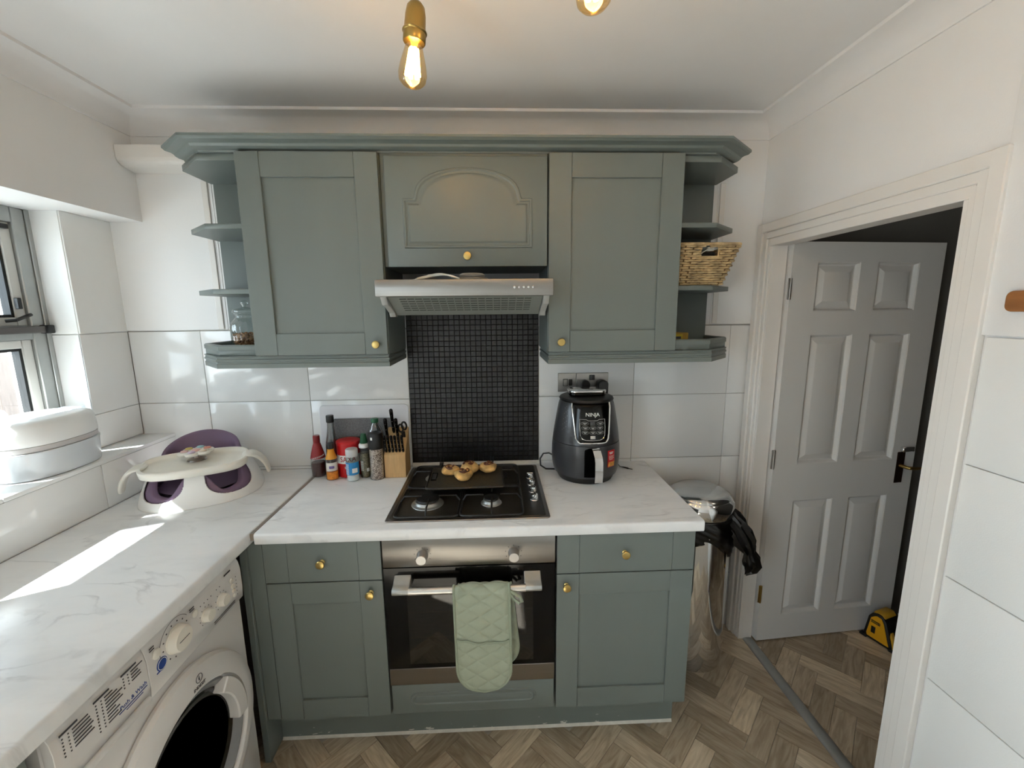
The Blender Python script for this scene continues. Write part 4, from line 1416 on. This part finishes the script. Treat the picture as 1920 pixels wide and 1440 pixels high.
def liner(u, v):
    a = 2 * PI * u
    i = v * (len(prof_in) - 1)
    k = min(int(i), len(prof_in) - 2)
    q = i - k
    fr_k = prof_in[k][0] * (1 - q) + prof_in[k + 1][0] * q
    fz = prof_in[k][1] * (1 - q) + prof_in[k + 1][1] * q
    z = .012 + fz * (rim(a) - .012)
    r = (seat_r(a, min(z, .16)) - .008) * fr_k
    lean = .0 if z < .12 else (z - .12) * .30
    return (r * math.cos(a), r * math.sin(a) + lean, z)
ln = MB().grid(liner, 128, 30, cu=True)
o = ln.build('mauve_liner', 'purple', t, sharp=80)
MB().lathe([(.02, .030), (.10, .031), (.135, .036), (.15, .045)], 40, (0, 0, 0)).build('seat_base', 'purple', t)
# tray with drooping side arms
tz = .164
def tr_pts(i, A=.176, B=.088, cy_=-.098):
    return [((A - i) * (abs(math.cos(q)) ** .62) * (1 if math.cos(q) >= 0 else -1), cy_ + (B - i) * (abs(math.sin(q)) ** .62) * (1 if math.sin(q) >= 0 else -1)) for q in [2 * PI * k / 60 for k in range(60)]]
vv, ff = [], []
rg = [(.012, tz - .034), (.003, tz - .027), (0, tz - .010), (0, tz - .002), (.004, tz + .001), (.010, tz), (.014, tz - .008), (.02, tz - .013), (.045, tz - .0135)]
for i, z in rg:
    vv += [(x, y, z + (y + .098) * .16) for x, y in tr_pts(i)]
n = 60
for k in range(len(rg) - 1):
    for e in range(n):
        g = (e + 1) % n
        ff.append((k * n + e, k * n + g, k * n + n + g, k * n + n + e))
ff += [tuple(range(n))[::-1], tuple((len(rg) - 1) * n + e for e in range(n))]
tr = MB().add(vv, ff).build('tray', 'offwhite', t, sharp=50)
for s in (-1, 1):
    ar = []
    P = [Vector((s * .150, -.085, tz - .008)), Vector((s * .185, -.082, tz - .004)), Vector((s * .212, -.08, tz - .02)), Vector((s * .232, -.078, tz - .052)), Vector((s * .240, -.076, tz - .085)), Vector((s * .241, -.075, tz - .100))]
    vv, ff = [], []
    Wd = [.050, .050, .048, .044, .036, .018]
    for i, p in enumerate(P):
        tg = (P[min(i + 1, 5)] - P[max(i - 1, 0)]).normalized()
        nn = Vector((tg.z, 0, -tg.x)).normalized() * .009
        for sy, sn in ((-1, -1), (1, -1), (1, 1), (-1, 1)):
            vv.append(p + Vector((0, sy * Wd[i], 0)) + nn * sn)
    for i in range(5):
        for k in range(4):
            l = (k + 1) % 4
            ff.append((i * 4 + k, i * 4 + l, i * 4 + 4 + l, i * 4 + 4 + k))
    ff += [(0, 1, 2, 3), (20, 21, 22, 23)]
    o = MB().add(vv, ff).build('side_arm', 'offwhite', tr, sharp=60)
    md = o.modifiers.new('round', 'SUBSURF'); md.levels = 2; md.render_levels = 2

# flower toy fixed on the tray
ca_, sa_ = math.cos(.42), math.sin(.42)
fx, fy = -.815 + ca_ * .0 - sa_ * -.07, -.225 + sa_ * .0 + ca_ * -.07
t = thing('flower_toy', 'small pastel flower toy standing on the tray of the baby seat', 'toy', (fx, fy, ZW + tz + .0048), .42, local=True)
t.scale = (1.55, 1.55, 1.45)
MB().lathe([(.022, -.0095), (.02, -.006), (.008, -.002), (.006, .006), (.012, .010)], 20).build('suction_base', clear('cloudy_silicone', (236, 226, 220), .12, .3, .6), t)
for i, cl_ in enumerate(((222, 150, 130), (150, 190, 196), (198, 176, 100), (224, 184, 180), (196, 178, 200), (214, 196, 176))):
    a = 2 * PI * i / 6 + .3
    c = Vector((.024 * math.cos(a), .024 * math.sin(a), .013))
    pet = MB().lathe([(.004, -.005), (.0125, -.004), (.0155, 0), (.0125, .004), (.004, .0052)], 16, c)
    p = pet.build('petal', 'offwhite', t)
    MB().lathe([(.003, .0045), (.0085, .0052), (.0075, .0078), (.003, .009)], 14, c).build('petal_centre', mat('pastel_%d' % i, cl_, .5), p)
MB().lathe([(.004, .008), (.011, .0095), (.012, .015), (.008, .020), (.003, .021)], 16).build('centre', mat('pastel_pink', (222, 178, 172), .5), t)

# ------------------------------------------------------------------ bottle steriliser on the sill
t = thing('bottle_steriliser', 'white oval bottle steriliser tub with domed lid on the window sill', 'steriliser', (-1.195, -.445, 1.1003), local=True)
def ov(prof, name, m, par, n=48):
    vv, ff = [], []
    for k in range(n):
        a = 2 * PI * k / n
        for r, z in prof:
            q = sup(a, .118, .158, 2.5)
            vv.append((q * r * math.cos(a), q * r * math.sin(a), z))
    m_ = len(prof)
    for k in range(n):
        l = (k + 1) % n
        for j in range(m_ - 1):
            ff.append((k * m_ + j, l * m_ + j, l * m_ + j + 1, k * m_ + j + 1))
    ff += [tuple(k * m_ for k in range(n))[::-1], tuple(k * m_ + m_ - 1 for k in range(n))]
    return MB().add(vv, ff).build(name, m, par, sharp=50)
ov([(.90, .0004), (.955, .004), (.97, .02), (.99, .085), (1.0, .088), (1.0, .093), (.97, .094)], 'tub', mat('frosted_white_plastic', (206, 210, 214), .25), t)
ov([(.94, .094), (.97, .096), (.975, .112), (.94, .113)], 'tray_rim', mat('cloudy_plastic', (196, 192, 190), .3), t)
ld = ov([(.97, .1135), (.985, .116), (.975, .15), (.955, .172), (.91, .186), (.83, .192), (.80, .1935), (.4, .196), (.05, .197)], 'lid', 'whiteplastic', t)
pr = MB()
for i in range(6):
    pr.box(-.03 + i * .013, .08, .1962, -.022 + i * .013, .13, .1968)
pr.build('lid_print', mat('pale_blue_print', (150, 176, 196), .5), ld)

# ------------------------------------------------------------------ washing machine
WX = -.44
t = thing('washing_machine', 'white front-loading washing machine under the window worktop', 'washing machine', (-.74, -.953, .002))
Y0, Y1 = -1.252, -.655
MB().box(-1.0, Y0, .02, WX - .012, Y1, .712, .006, 2).build('cabinet', 'appliance', t)
MB().box(-1.0, Y0, .7135, WX - .02, Y1, .866, .004).build('top_box', 'appliance', t)
cp = [(WX - .02, .866), (WX - .012, .862), (WX - .004, .845), (WX, .82), (WX + .001, .76), (WX - .002, .722), (WX - .01, .7145), (WX - .02, .7145)]
cpn = MB().prism([(x, z) for x, z in cp], 'y', -1.032, Y1 + .001, .0008).build('control_panel', 'appliance', t)
drw = MB().prism([(x, z) for x, z in cp], 'y', Y0 + .001, -1.034, .0008).build('detergent_drawer', 'appliance', t)
MB().prism([(WX - .006, .735), (WX + .004, .743), (WX + .013, .740), (WX + .012, .728), (WX - .004, .718)], 'y', -1.235, -1.045, .003, 2).build('drawer_lip', 'appliance', drw)
for y in (-1.2, -.7):
    MB().lathe([(.02, .0005), (.022, .004), (.018, .02)], 16, (-.52, y, .001)).build('foot', 'black', t)
    MB().lathe([(.02, .0005), (.022, .004), (.018, .02)], 16, (-.95, y, .001)).build('foot', 'black', t)
def dial(y, z, r, h, name, m='offwhite'):
    d = MB().lathe([(r * 1.06, 0), (r * 1.06, .003), (r, .004), (r * .96, h * .8), (r * .85, h), (r * .2, h)], 32, (WX + .0005, y, z), 'x').build(name, m, cpn)
    return d
dl = dial(-.94, .806, .034, .022, 'programme_dial')
MB().box(WX + .0225, -.958, .8052, WX + .0232, -.922, .8068).build('pointer', 'ink', dl)
dial(-.828, .786, .0185, .018, 'temperature_dial')
dial(-.760, .784, .0185, .018, 'spin_dial')
for y, z, r in ((-1.004, .818, .0125), (-.868, .822, .010), (-.705, .81, .008), (-.703, .79, .0075), (-.70, .772, .0065), (-.70, .757, .0065)):
    MB().lathe([(r, 0), (r, .003), (r * .8, .0045), (r * .2, .0045)], 20, (WX + .0003, y, z), 'x').build('button', 'offwhite', cpn)
ik = MB()
def dot(y, z, r=.0018):
    ik.lathe([(r, 0), (r, .0005)], 8, (WX + .0013, y, z), 'x')
def bar(y0, y1, z, h=.0016, mb=None):
    (mb or ik).box(WX + .0008, y0, z - h / 2, WX + .0019, y1, z + h / 2)
for k in range(14):
    a = 2 * PI * k / 14
    dot(-.94 + .045 * math.cos(a), .806 + .045 * math.sin(a), .0021)
ik.tube([(WX + .0014, -.94 - .056 * math.cos(a), .806 + .056 * math.sin(a)) for a in [PI * k / 20 - .2 for k in range(18)]], .0006, 4)
for cy_, cz_ in ((-.828, .786), (-.760, .784)):
    for k in range(9):
        a = PI * (-.25 + 1.5 * k / 8)
        dot(cy_ + .026 * math.cos(a), cz_ + .026 * math.sin(a), .0014)
for k in range(4): dot(-.845 + k * .015, .826, .0017)
for k in range(2): dot(-.775 + k * .015, .828, .0017)
for k in range(6): dot(-.684, .75 + k * .012, .0015)
for k in range(2):
    bar(-.885, -.868, .838 + k * .006, .0028)
    bar(-1.022, -1.008, .838 + k * .006, .0026)
bar(-.80, -.70, .7385)
bar(-.80, -.70, .733, .0012)
bar(-.735, -.705, .846, .0045)
ik.build('panel_print', 'ink', cpn, stuff=True)
bl = MB().lathe([(.0165, 0), (.0165, .0007), (.013, .0012), (.002, .0014)], 28, (WX + .0007, -.993, .781), 'x')
bl.box(WX + .0008, -1.012, .7665, WX + .0016, -1.000, .7695)
blo = bl.build('blue_badge', 'inkblue', cpn)
MB().tube([(WX + .0022, -.993 + .0135 * math.cos(a), .781 + .0135 * math.sin(a)) for a in [2 * PI * k / 24 for k in range(24)]], .0007, 4, closed=True).build('badge_ring', 'inkwhite', blo)
dk, db = MB(), MB()
rnd = random.Random(5)
def tbl(y0, z0, n, w):
    dk.box(WX + .0008, y0, z0 - .002, WX + .0019, y0 + w, z0 + .002)
    for k in range(n):
        z = z0 - .0095 - k * .0078
        if z < .752: break
        dot_y = y0 + .004
        dk.lathe([(.0018, 0), (.0018, .0006)], 6, (WX + .0012, dot_y, z), 'x')
        dk.lathe([(.0016, 0), (.0016, .0006)], 6, (WX + .0012, dot_y + .012, z), 'x')
        dk.box(WX + .0008, dot_y + .02, z - .0011, WX + .0018, dot_y + .02 + rnd.uniform(.018, .042), z + .0011)
tbl(-1.236, .846, 6, .036)
tbl(-1.166, .846, 9, .036)
tbl(-1.100, .846, 4, .040)
dk.build('programme_table', 'ink', drw, stuff=True)
bar(-1.118, -1.042, .768, .0016, db)
vs_, fs_ = text('Push & Wash', .0135)
db.add([(WX + .0012 - v.y * .4, -1.078 + v.x, .777 + v.z) for v in vs_], fs_)
bar(-1.10, -1.055, .762, .0012, db)
db.build('blue_print', 'inkblue', drw)

# door: ring, dark glass bowl, handle
DC = Vector((WX - .012, -.953, .425))
def xl(prof, name, m, par, segs=64):
    return MB().lathe(prof, segs, DC, 'x').build(name, m, par, sharp=30)
wd = xl([(.262, 0), (.270, .004), (.272, .014), (.266, .026), (.25, .036), (.228, .041), (.212, .040), (.206, .034), (.205, .012), (.18, .006)], 'door', 'appliance', t)
xl([(.204, .008), (.204, .030), (.198, .031), (.185, .020), (.178, .012)], 'inner_ring', mat('grey_inner_ring', (120, 120, 122), .3), wd)
xl([(.179, .012), (.172, .016), (.15, .010), (.12, .002), (.06, -.003), (.01, -.004)], 'glass_bowl', mat('dark_drum_glass', (16, 16, 17), .16, var=.5, vscale=60, coat=.6), wd)
def arc_block(a0, a1, r0, r1, x0, x1, name, m, par, n=16):
    vv, ff = [], []
    for k in range(n + 1):
        a = a0 + (a1 - a0) * k / n
        for r, x in ((r0, x0), (r1, x0), (r1, x1), (r0, x1)):
            vv.append((DC.x + x, DC.y + r * math.cos(a), DC.z + r * math.sin(a)))
    for k in range(n):
        for j in range(4):
            l = (j + 1) % 4
            ff.append((k * 4 + j, k * 4 + l, k * 4 + 4 + l, k * 4 + 4 + j))
    ff += [(0, 1, 2, 3), (n * 4, n * 4 + 1, n * 4 + 2, n * 4 + 3)]
    o = MB().add(vv, ff).build(name, m, par, sharp=30)
    md = o.modifiers.new('round', 'BEVEL'); md.width = .004; md.segments = 2
    return o
arc_block(-.14, .86, .160, .203, .012, .046, 'handle', 'appliance', wd)
arc_block(-.16, .95, .203, .216, .030, .0395, 'handle_recess', mat('grey_recess', (150, 150, 150), .4), wd)
lg = MB().tube([(DC.x + .0405, -.921 + .0115 * math.cos(a), .668 + .0115 * math.sin(a)) for a in [2 * PI * k / 24 for k in range(24)]], .0009, 5, closed=True)
lg.box(DC.x + .0395, -.9222, .662, DC.x + .0412, -.9198, .670)
lg.lathe([(.0014, 0), (.0014, .0008)], 8, (DC.x + .0402, -.921, .6732), 'x')
vs_, fs_ = text('INDESIT', .0125)
RT = .226
for v in vs_: pass
lg.add([(DC.x + .0412 - v.y, DC.y + (RT + v.z) * math.cos(1.475 - v.x / RT), DC.z + (RT + v.z) * math.sin(1.475 - v.x / RT)) for v in [Vector((p.x + .008, p.y, p.z - .002)) for p in vs_]], fs_)
lg.build('lettering', 'ink', wd)

# ------------------------------------------------------------------ chrome bin with black liner
BC = (1.318, -.163, 0)
t = thing('sensor_bin', 'tall chrome bin with domed lid and black sensor eye beside the base cabinet', 'bin', BC)
MB().lathe([(.128, .0005), (.134, .004), (.134, .02), (.136, .022), (.139, .70), (.139, .72)], 64, BC).build('body', 'chrome', t)
bl_ = MB().lathe([(.141, .738), (.146, .745), (.147, .785), (.144, .80), (.132, .812)], 64, BC).build('lid_collar', 'chrome', t)
bc2 = MB().lathe([(.131, .8115), (.127, .820), (.112, .831), (.08, .839), (.04, .843), (.005, .844)], 48, BC).build('lid', mat('satin_chrome_lid', (206, 208, 208), .16, 1.0), t)
MB().lathe([(.0, .0), (.017, .0005), (.0165, .002), (.002, .0022)], 20, (0, 0, 0), mtx=Matrix.Translation((BC[0] + .02, BC[1] - .092, .8285)) @ Matrix.Rotation(.33, 4, 'X')).build('sensor', 'blackgloss', bc2)
def crumple(a, z, s):
    return .004 * math.sin(9 * a + s) + .003 * math.sin(17 * a + 23 * z * 10) + .003 * math.sin(40 * z + 5 * a)
lt = thing('bin_liner', 'black crumpled bin liner hanging out over the rim of the chrome bin', 'bin bag', (BC[0], BC[1], .60))
def skirt(u, v):
    a = 2 * PI * u
    low = .655 - .055 * max(0, math.sin(2 * a + 2.2)) - .02 * math.sin(5 * a) - .055 * max(0, math.cos(a + 1.0)) ** 2
    z = .7375 + (low - .7375) * v
    r = .1425 + .007 * math.sin(PI * v) + crumple(a, z, 1) * min(1, 4 * v + .1)
    return (BC[0] + r * math.cos(a), BC[1] + r * math.sin(a), z)
o = MB().grid(skirt, 120, 14, cu=True).build('cuff', 'bag', lt, sharp=80)
o.modifiers.new('thick', 'SOLIDIFY').thickness = .0015
P0 = [(1.425, -.235, .745), (1.44, -.25, .715), (1.462, -.256, .685), (1.485, -.262, .65), (1.505, -.266, .612), (1.517, -.268, .578), (1.524, -.27, .552), (1.535, -.27, .52), (1.542, -.27, .49), (1.535, -.27, .462), (1.522, -.268, .44)]
Rd = [.024, .036, .042, .043, .040, .031, .022, .034, .036, .026, .005]
P0 = [Vector(p) + Vector((-.012 - .012 * i / 10, 0, .012 + .018 * i / 10)) for i, p in enumerate(P0)]
rnd = random.Random(21)
vv, ff = [], []
NS = 28
for i, p in enumerate(P0):
    tg = (P0[min(i + 1, len(P0) - 1)] - P0[max(i - 1, 0)]).normalized()
    s1 = tg.cross(Vector((0, 1, 0))).normalized()
    for k in range(NS):
        a = 2 * PI * k / NS
        r = Rd[i] * (1 + .30 * math.sin(3 * a + i * .5) * math.cos(a * 2 + i) + .20 * math.sin(8 * a + i * .35) + rnd.uniform(-.14, .14))
        vv.append(p + s1 * (math.cos(a) * r) + Vector((0, math.sin(a) * r * .6, 0)) + tg * rnd.uniform(-.006, .006))
for i in range(len(P0) - 1):
    for k in range(NS):
        l = (k + 1) % NS
        ff.append((i * NS + k, i * NS + l, i * NS + NS + l, i * NS + NS + k))
ff += [tuple(range(NS))[::-1], tuple((len(P0) - 1) * NS + k for k in range(NS))]
o = MB().add(vv, ff).build('twisted_tail', 'bag', lt, sharp=32)

# ------------------------------------------------------------------ things on the end shelves
# wicker basket
t = thing('wicker_basket', 'woven seagrass basket with cut-out handle on the right end shelves', 'basket', (1.222, -.165, 1.7262))
BZ0, BZ1 = 1.7275, 1.882
def brect(z, off=0.0, n=10):
    k = (z - BZ0) / (BZ1 - BZ0)
    x0, x1 = 1.108 - 0 * k - off, 1.298 + .052 * k + off
    y0, y1 = -.268 - .03 * k - off, -.055 + .025 * k + off
    x0 = max(x0, 1.101 - off)
    return x0, y0, x1, y1
wv = MB()
NRW = 17
for r in range(NRW):
    z = BZ0 + .006 + (BZ1 - BZ0 - .016) * r / (NRW - 1)
    x0, y0, x1, y1 = brect(z)
    base = rr(x0, y0, x1, y1, .018, 4)
    # resample evenly
    L = [0.0]
    for i in range(len(base)):
        a, b = base[i], base[(i + 1) % len(base)]
        L.append(L[-1] + math.hypot(b[0] - a[0], b[1] - a[1]))
    N = 150
    pts = []
    for q in range(N):
        s = L[-1] * q / N
        for i in range(len(base)):
            if L[i] <= s <= L[i + 1]:
                f_ = (s - L[i]) / max(1e-9, L[i + 1] - L[i])
                a, b = base[i], base[(i + 1) % len(base)]
                x, y = a[0] + (b[0] - a[0]) * f_, a[1] + (b[1] - a[1]) * f_
                break
        cx_, cy_ = (x0 + x1) / 2, (y0 + y1) / 2
        nx, ny = x - cx_, y - cy_
        ln_ = math.hypot(nx, ny)
        wob = .0046 * math.sin(2 * PI * q / 7.5 + PI * r) + random.uniform(-.0008, .0008)
        pts.append((x + nx / ln_ * wob, y + ny / ln_ * wob, z + random.uniform(-.0008, .0008)))
    # leave the handle hole open in the front
    def in_hole(p):
        return p[1] < -.24 and 1.196 < p[0] < 1.262 and 1.836 < p[2] < 1.872
    if any(in_hole(p) for p in pts):
        i0 = [i for i in range(N) if in_hole(pts[i]) and not in_hole(pts[i - 1])][0]
        seq = [pts[(i0 + k) % N] for k in range(N)]
        seq = [p for p in seq if not in_hole(p)]
        wv.tube(seq, .0046, 6)
    else:
        wv.tube(pts, .0046, 6, closed=True)
wv.build('weave', 'seagrass', t, sharp=80)
stk_ = MB()
for q in range(30):
    zz = [BZ0 + .002, (BZ0 + BZ1) / 2, BZ1 - .004]
    pts = []
    for z in zz:
        x0, y0, x1, y1 = brect(z, -.001)
        b_ = rr(x0, y0, x1, y1, .018, 4)
        L = [0.0]
        for i in range(len(b_)):
            L.append(L[-1] + math.hypot(b_[(i + 1) % len(b_)][0] - b_[i][0], b_[(i + 1) % len(b_)][1] - b_[i][1]))
        s = L[-1] * q / 30
        for i in range(len(b_)):
            if L[i] <= s <= L[i + 1]:
                f_ = (s - L[i]) / max(1e-9, L[i + 1] - L[i])
                pts.append((b_[i][0] + (b_[(i + 1) % len(b_)][0] - b_[i][0]) * f_, b_[i][1] + (b_[(i + 1) % len(b_)][1] - b_[i][1]) * f_, z))
                break
    if pts[2][1] < -.24 and 1.19 < pts[2][0] < 1.268: continue
    stk_.tube(pts, .0035, 6)
stk_.build('stakes', mat('dark_seagrass', (104, 80, 50), .85), t)
x0, y0, x1, y1 = brect(BZ1)
rmb = MB()
lp = [(a, b, BZ1 - .002) for a, b in rr(x0, y0, x1, y1, .018, 6)]
rmb.tube(lp, .0062, 8, closed=True)
rmb.build('rim', 'seagrass', t)
x0, y0, x1, y1 = brect(BZ0)
MB().prism(rr(x0 + .004, y0 + .004, x1 - .004, y1 - .004, .016), 'z', BZ0 - .001, BZ0 + .005).build('base', 'seagrass', t)
hl = MB().tube([(1.194, -.29, 1.873), (1.194, -.286, 1.834), (1.264, -.286, 1.834), (1.264, -.291, 1.873)], .0045, 6)
hl.build('handle_binding', 'seagrass', t)
it = MB().box(1.13, -.235, 1.734, 1.28, -.09, 1.858, .004)
tag(it.build('dark_box', mat('dark_card', (38, 34, 32), .6)), 'dark box inside the wicker basket', 'box')
tag(MB().tube([(1.196, -.262, 1.838), (1.215, -.268, 1.855), (1.235, -.268, 1.866), (1.25, -.262, 1.867), (1.256, -.252, 1.862)], .0022, 6).build('white_wire', 'offwhite'), 'thin white wire poking out of the wicker basket', 'wire')
tag(MB().box(1.236, -.258, 1.8595, 1.262, -.245, 1.874, .002).build('white_packet', 'offwhite'), 'small white packet at the handle hole of the wicker basket', 'packet')

# small yellow box and a dark scrap on the bottom shelf
t = thing('small_carton', 'small yellow and brown box on the bottom right end shelf', 'box', (1.155, -.20, 1.5003))
MB().box(1.108, -.225, 1.5005, 1.194, -.165, 1.541, .001).build('carton', mat('ochre_carton', (150, 118, 34), .6, var=.2, vscale=40), t)
MB().box(1.132, -.2262, 1.508, 1.17, -.2249, 1.535).build('label', mat('yellow_label', (170, 150, 30), .6), t)
MB().box(1.139, -.2268, 1.516, 1.163, -.2261, 1.526).build('label_print', 'ink', t)
tag(MB().box(1.30, -.17, 1.5004, 1.355, -.09, 1.5055, .002, mtx=None).build('dark_coaster', mat('maroon_dark', (44, 28, 30), .6)), 'flat dark coaster on the bottom right end shelf', 'coaster')
tag(MB().box(-.765, -.19, 1.5004, -.68, -.09, 1.506, .002).build('dark_coaster', mat('black_green', (36, 44, 42), .6)), 'flat dark coaster on the left end shelf beside the jar', 'coaster')

# glass jar of nuts
c = (-.592, -.19, 1.5003)
t = thing('storage_jar', 'ribbed glass storage jar part-filled with nuts on the left end shelf', 'jar', c)
MB().lathe([(.045, .0006), (.054, .003), (.0575, .012), (.059, .05), (.058, .085), (.052, .102), (.040, .116), (.036, .122), (.037, .13), (.045, .134), (.046, .138)], 72, c, fr=lambda a: 1 + .02 * math.cos(18 * a)).build('jar', 'glass', t, sharp=70)
ldj = MB().lathe([(.044, .1385), (.046, .141), (.0455, .148), (.04, .153), (.02, .157), (.010, .160), (.008, .165), (.0125, .170), (.0145, .177), (.0125, .185), (.004, .188)], 32, c).build('stopper', 'glass', t, sharp=70)
nuts = MB()
rnd = random.Random(11)
for i in range(420):
    while True:
        x, y = rnd.uniform(-.054, .054), rnd.uniform(-.054, .054)
        if x * x + y * y < .0485 ** 2: break
    z = rnd.uniform(.008, .056)
    if math.hypot(x, y) < .03 and z < .045: continue
    R3 = Matrix.Translation((c[0] + x, c[1] + y, c[2] + z)) @ Matrix.Rotation(rnd.uniform(0, 6), 4, 'Z') @ Matrix.Rotation(rnd.uniform(0, 6), 4, 'X')
    s = rnd.uniform(.8, 1.25)
    nuts.lathe([(.0008, -.007 * s), (.004 * s, -.0045 * s), (.0048 * s, 0), (.004 * s, .0045 * s), (.0008, .007 * s)], 6, (0, 0, 0), mtx=R3)
nuts.build('nuts', mat('mixed_nuts', (150, 112, 78), .6, var=.45, vscale=90), t, stuff=True, sharp=80)

# ------------------------------------------------------------------ pendant bulbs
bulb_glass = clear('amber_bulb_glass', (255, 236, 196), .06, .02, .5)
filament = emit('glowing_filament', (255, 214, 140), 40.0)
def pendant(x, y, ztip, label, tilt=0.0):
    t = thing('pendant_bulb', label, 'pendant lamp', (x, y, ZC), group='bare filament bulbs of the ceiling light', local=True)
    d = ztip - ZC
    MB().tube([(0, 0, -.0005), (.002, 0, (d + .186) / 2), (0, 0, d + .184)], .0042, 8).build('flex', 'black', t)
    T = Matrix.Translation((0, 0, d + .186)) @ Matrix.Rotation(tilt, 4, 'Y') @ Matrix.Diagonal((1.2, 1.2, .925, 1))
    def lt_(prof, name, m, par, segs=32):
        o = MB().lathe(prof, segs, (0, 0, 0), mtx=T).build(name, m, par)
        return o
    so = lt_([(.021, -.094), (.0222, -.092), (.0222, -.073), (.0235, -.072), (.0245, -.069), (.0235, -.066), (.0212, -.065), (.020, -.03), (.0175, -.012), (.012, -.003), (.006, 0)], 'lamp_holder', 'abrass', t)
    bu = lt_([(.0125, -.088), (.0165, -.10), (.0215, -.125), (.0265, -.15), (.0285, -.168), (.0265, -.184), (.019, -.194), (.008, -.199), (.0015, -.201)][::-1], 'bulb', bulb_glass, t)
    fi = MB()
    for k in range(6):
        a = 2 * PI * k / 6
        p0, p1 = Vector((.006 * math.cos(a), .006 * math.sin(a), -.108)), Vector((.0125 * math.cos(a), .0125 * math.sin(a), -.172))
        fi.tube([T @ p0, T @ p1], (.0052), 6)
    fi.build('filament', filament, bu)
    l = bpy.data.lights.new('bulb_light', 'POINT')
    l.energy = BULB_W
    l.color = (1.0, .80, .54)
    l.shadow_soft_size = .016
    lo = bpy.data.objects.new('bulb_light', l)
    COL.objects.link(lo)
    lo.parent = t
    lo.location = T @ Vector((0, 0, -.140))
BULB_W = 0.9
pendant(.226, -.80, 2.172, 'lit filament bulb in a brass holder, hanging nearest the wall cabinets', .10)
pendant(.588, -1.04, 2.196, 'lit filament bulb cut off by the top edge of the picture', -.06)
pendant(.30, -1.42, 2.18, 'lit filament bulb of the ceiling light, hanging over the left of the room')
pendant(.78, -1.40, 2.18, 'lit filament bulb of the ceiling light, hanging over the right of the room')

# ------------------------------------------------------------------ hall: laser level on the floor
t = thing('laser_level', 'yellow and black laser level tool on the hall floor by the open door', 'laser level', (2.292, -.158, .0005), .30, local=True)
def lvl(i, k=1.0):
    """side outline (y, z): tall rounded trapezoid"""
    return [(-.062 + i, .004 + i), (.058 - i, .004 + i), (.062 - i, .03), (.05 - i, .12), (.035 - i, .145 - i * .8), (.012, .154 - i), (-.006, .152 - i), (-.026 + i * .6, .13 - i), (-.056 + i, .035)]
MB().prism(lvl(0), 'x', -.036, .07, .004, 2).build('body', 'black', t)
MB().prism(lvl(.013), 'x', -.0395, -.0355, .0015).build('side_plate', mat('tool_yellow', (226, 164, 22), .4), t)
MB().prism([(y, z) for y, z in lvl(.004)][:9], 'x', -.030, -.018, .002).build('yellow_band', mat('tool_yellow_band', (206, 160, 50), .45), t)
MB().prism([(-.0635, .012), (-.0645, .03), (-.05, .09), (-.044, .09), (-.044, .012)], 'x', -.03, -.012, .002).build('yellow_cheek', mat('tool_yellow_cheek', (206, 158, 44), .45), t)
MB().prism([(-.02, .142), (.035, .142), (.03, .158), (-.005, .16)], 'x', -.03, .055, .003).build('top_shell', mat('tool_yellow_top', (190, 146, 40), .45), t)
MB().box(-.0405, -.005, .098, -.0394, .034, .112).build('name_plate', 'black', t)
vs_, fs_ = text('DEWALT', .0095)
MB().add([(-.0408 + v.y * .5, .0145 - v.x, .105 + v.z) for v in vs_], fs_).build('lettering', mat('yellow_lettering', (220, 170, 40), .5), t)
MB().box(-.0405, .012, .045, -.0394, .03, .08, .0003).build('window', 'black', t)
MB().box(-.012, -.062, .075, .04, -.045, .105, .003).build('lens', 'blackgloss', t)
for x in (-.03, .06):
    MB().box(x - .012, .045, .0, x + .012, .078, .012, .003).build('foot', 'black', t)
    MB().box(x - .012, -.078, .0, x + .012, -.05, .012, .003).build('foot', 'black', t)

# wooden rail fixed to the right wall at the picture's edge
t = thing('wooden_rail', 'rounded warm wooden rail fixed to the right-hand wall', 'rail', (1.58, -1.12, 1.646))
def rr2(y0, z0, y1, z1, r): return [(a, b) for a, b in rr(y0, z0, y1, z1, r)]
MB().prism(rr2(-1.25, 1.622, -1.004, 1.669, .014), 'x', 1.571, 1.5878, .003, 2).build('rail', 'woodwarm', t)
for y in (-1.09, -1.17):
    MB().tube([(1.571, y, 1.65), (1.555, y, 1.648), (1.548, y, 1.655), (1.546, y, 1.665)], .004, 8).build('hook', 'abrass', t)

# globe lamp added out of view to brighten the dark hall
t = thing('hall_fill_lamp', 'added unseen white globe lamp giving fill light in the hall', 'ceiling lamp', (2.2, -1.5, ZC), local=True)
MB().lathe([(.05, -.02), (.06, -.016), (.062, -.0005)], 24).build('base', 'whiteplastic', t)
MB().lathe([(.005, -.15), (.05, -.145), (.085, -.11), (.095, -.075), (.08, -.04), (.05, -.021)], 24).build('globe', emit('hall_fill_glow', (255, 240, 220), 6.0), t)
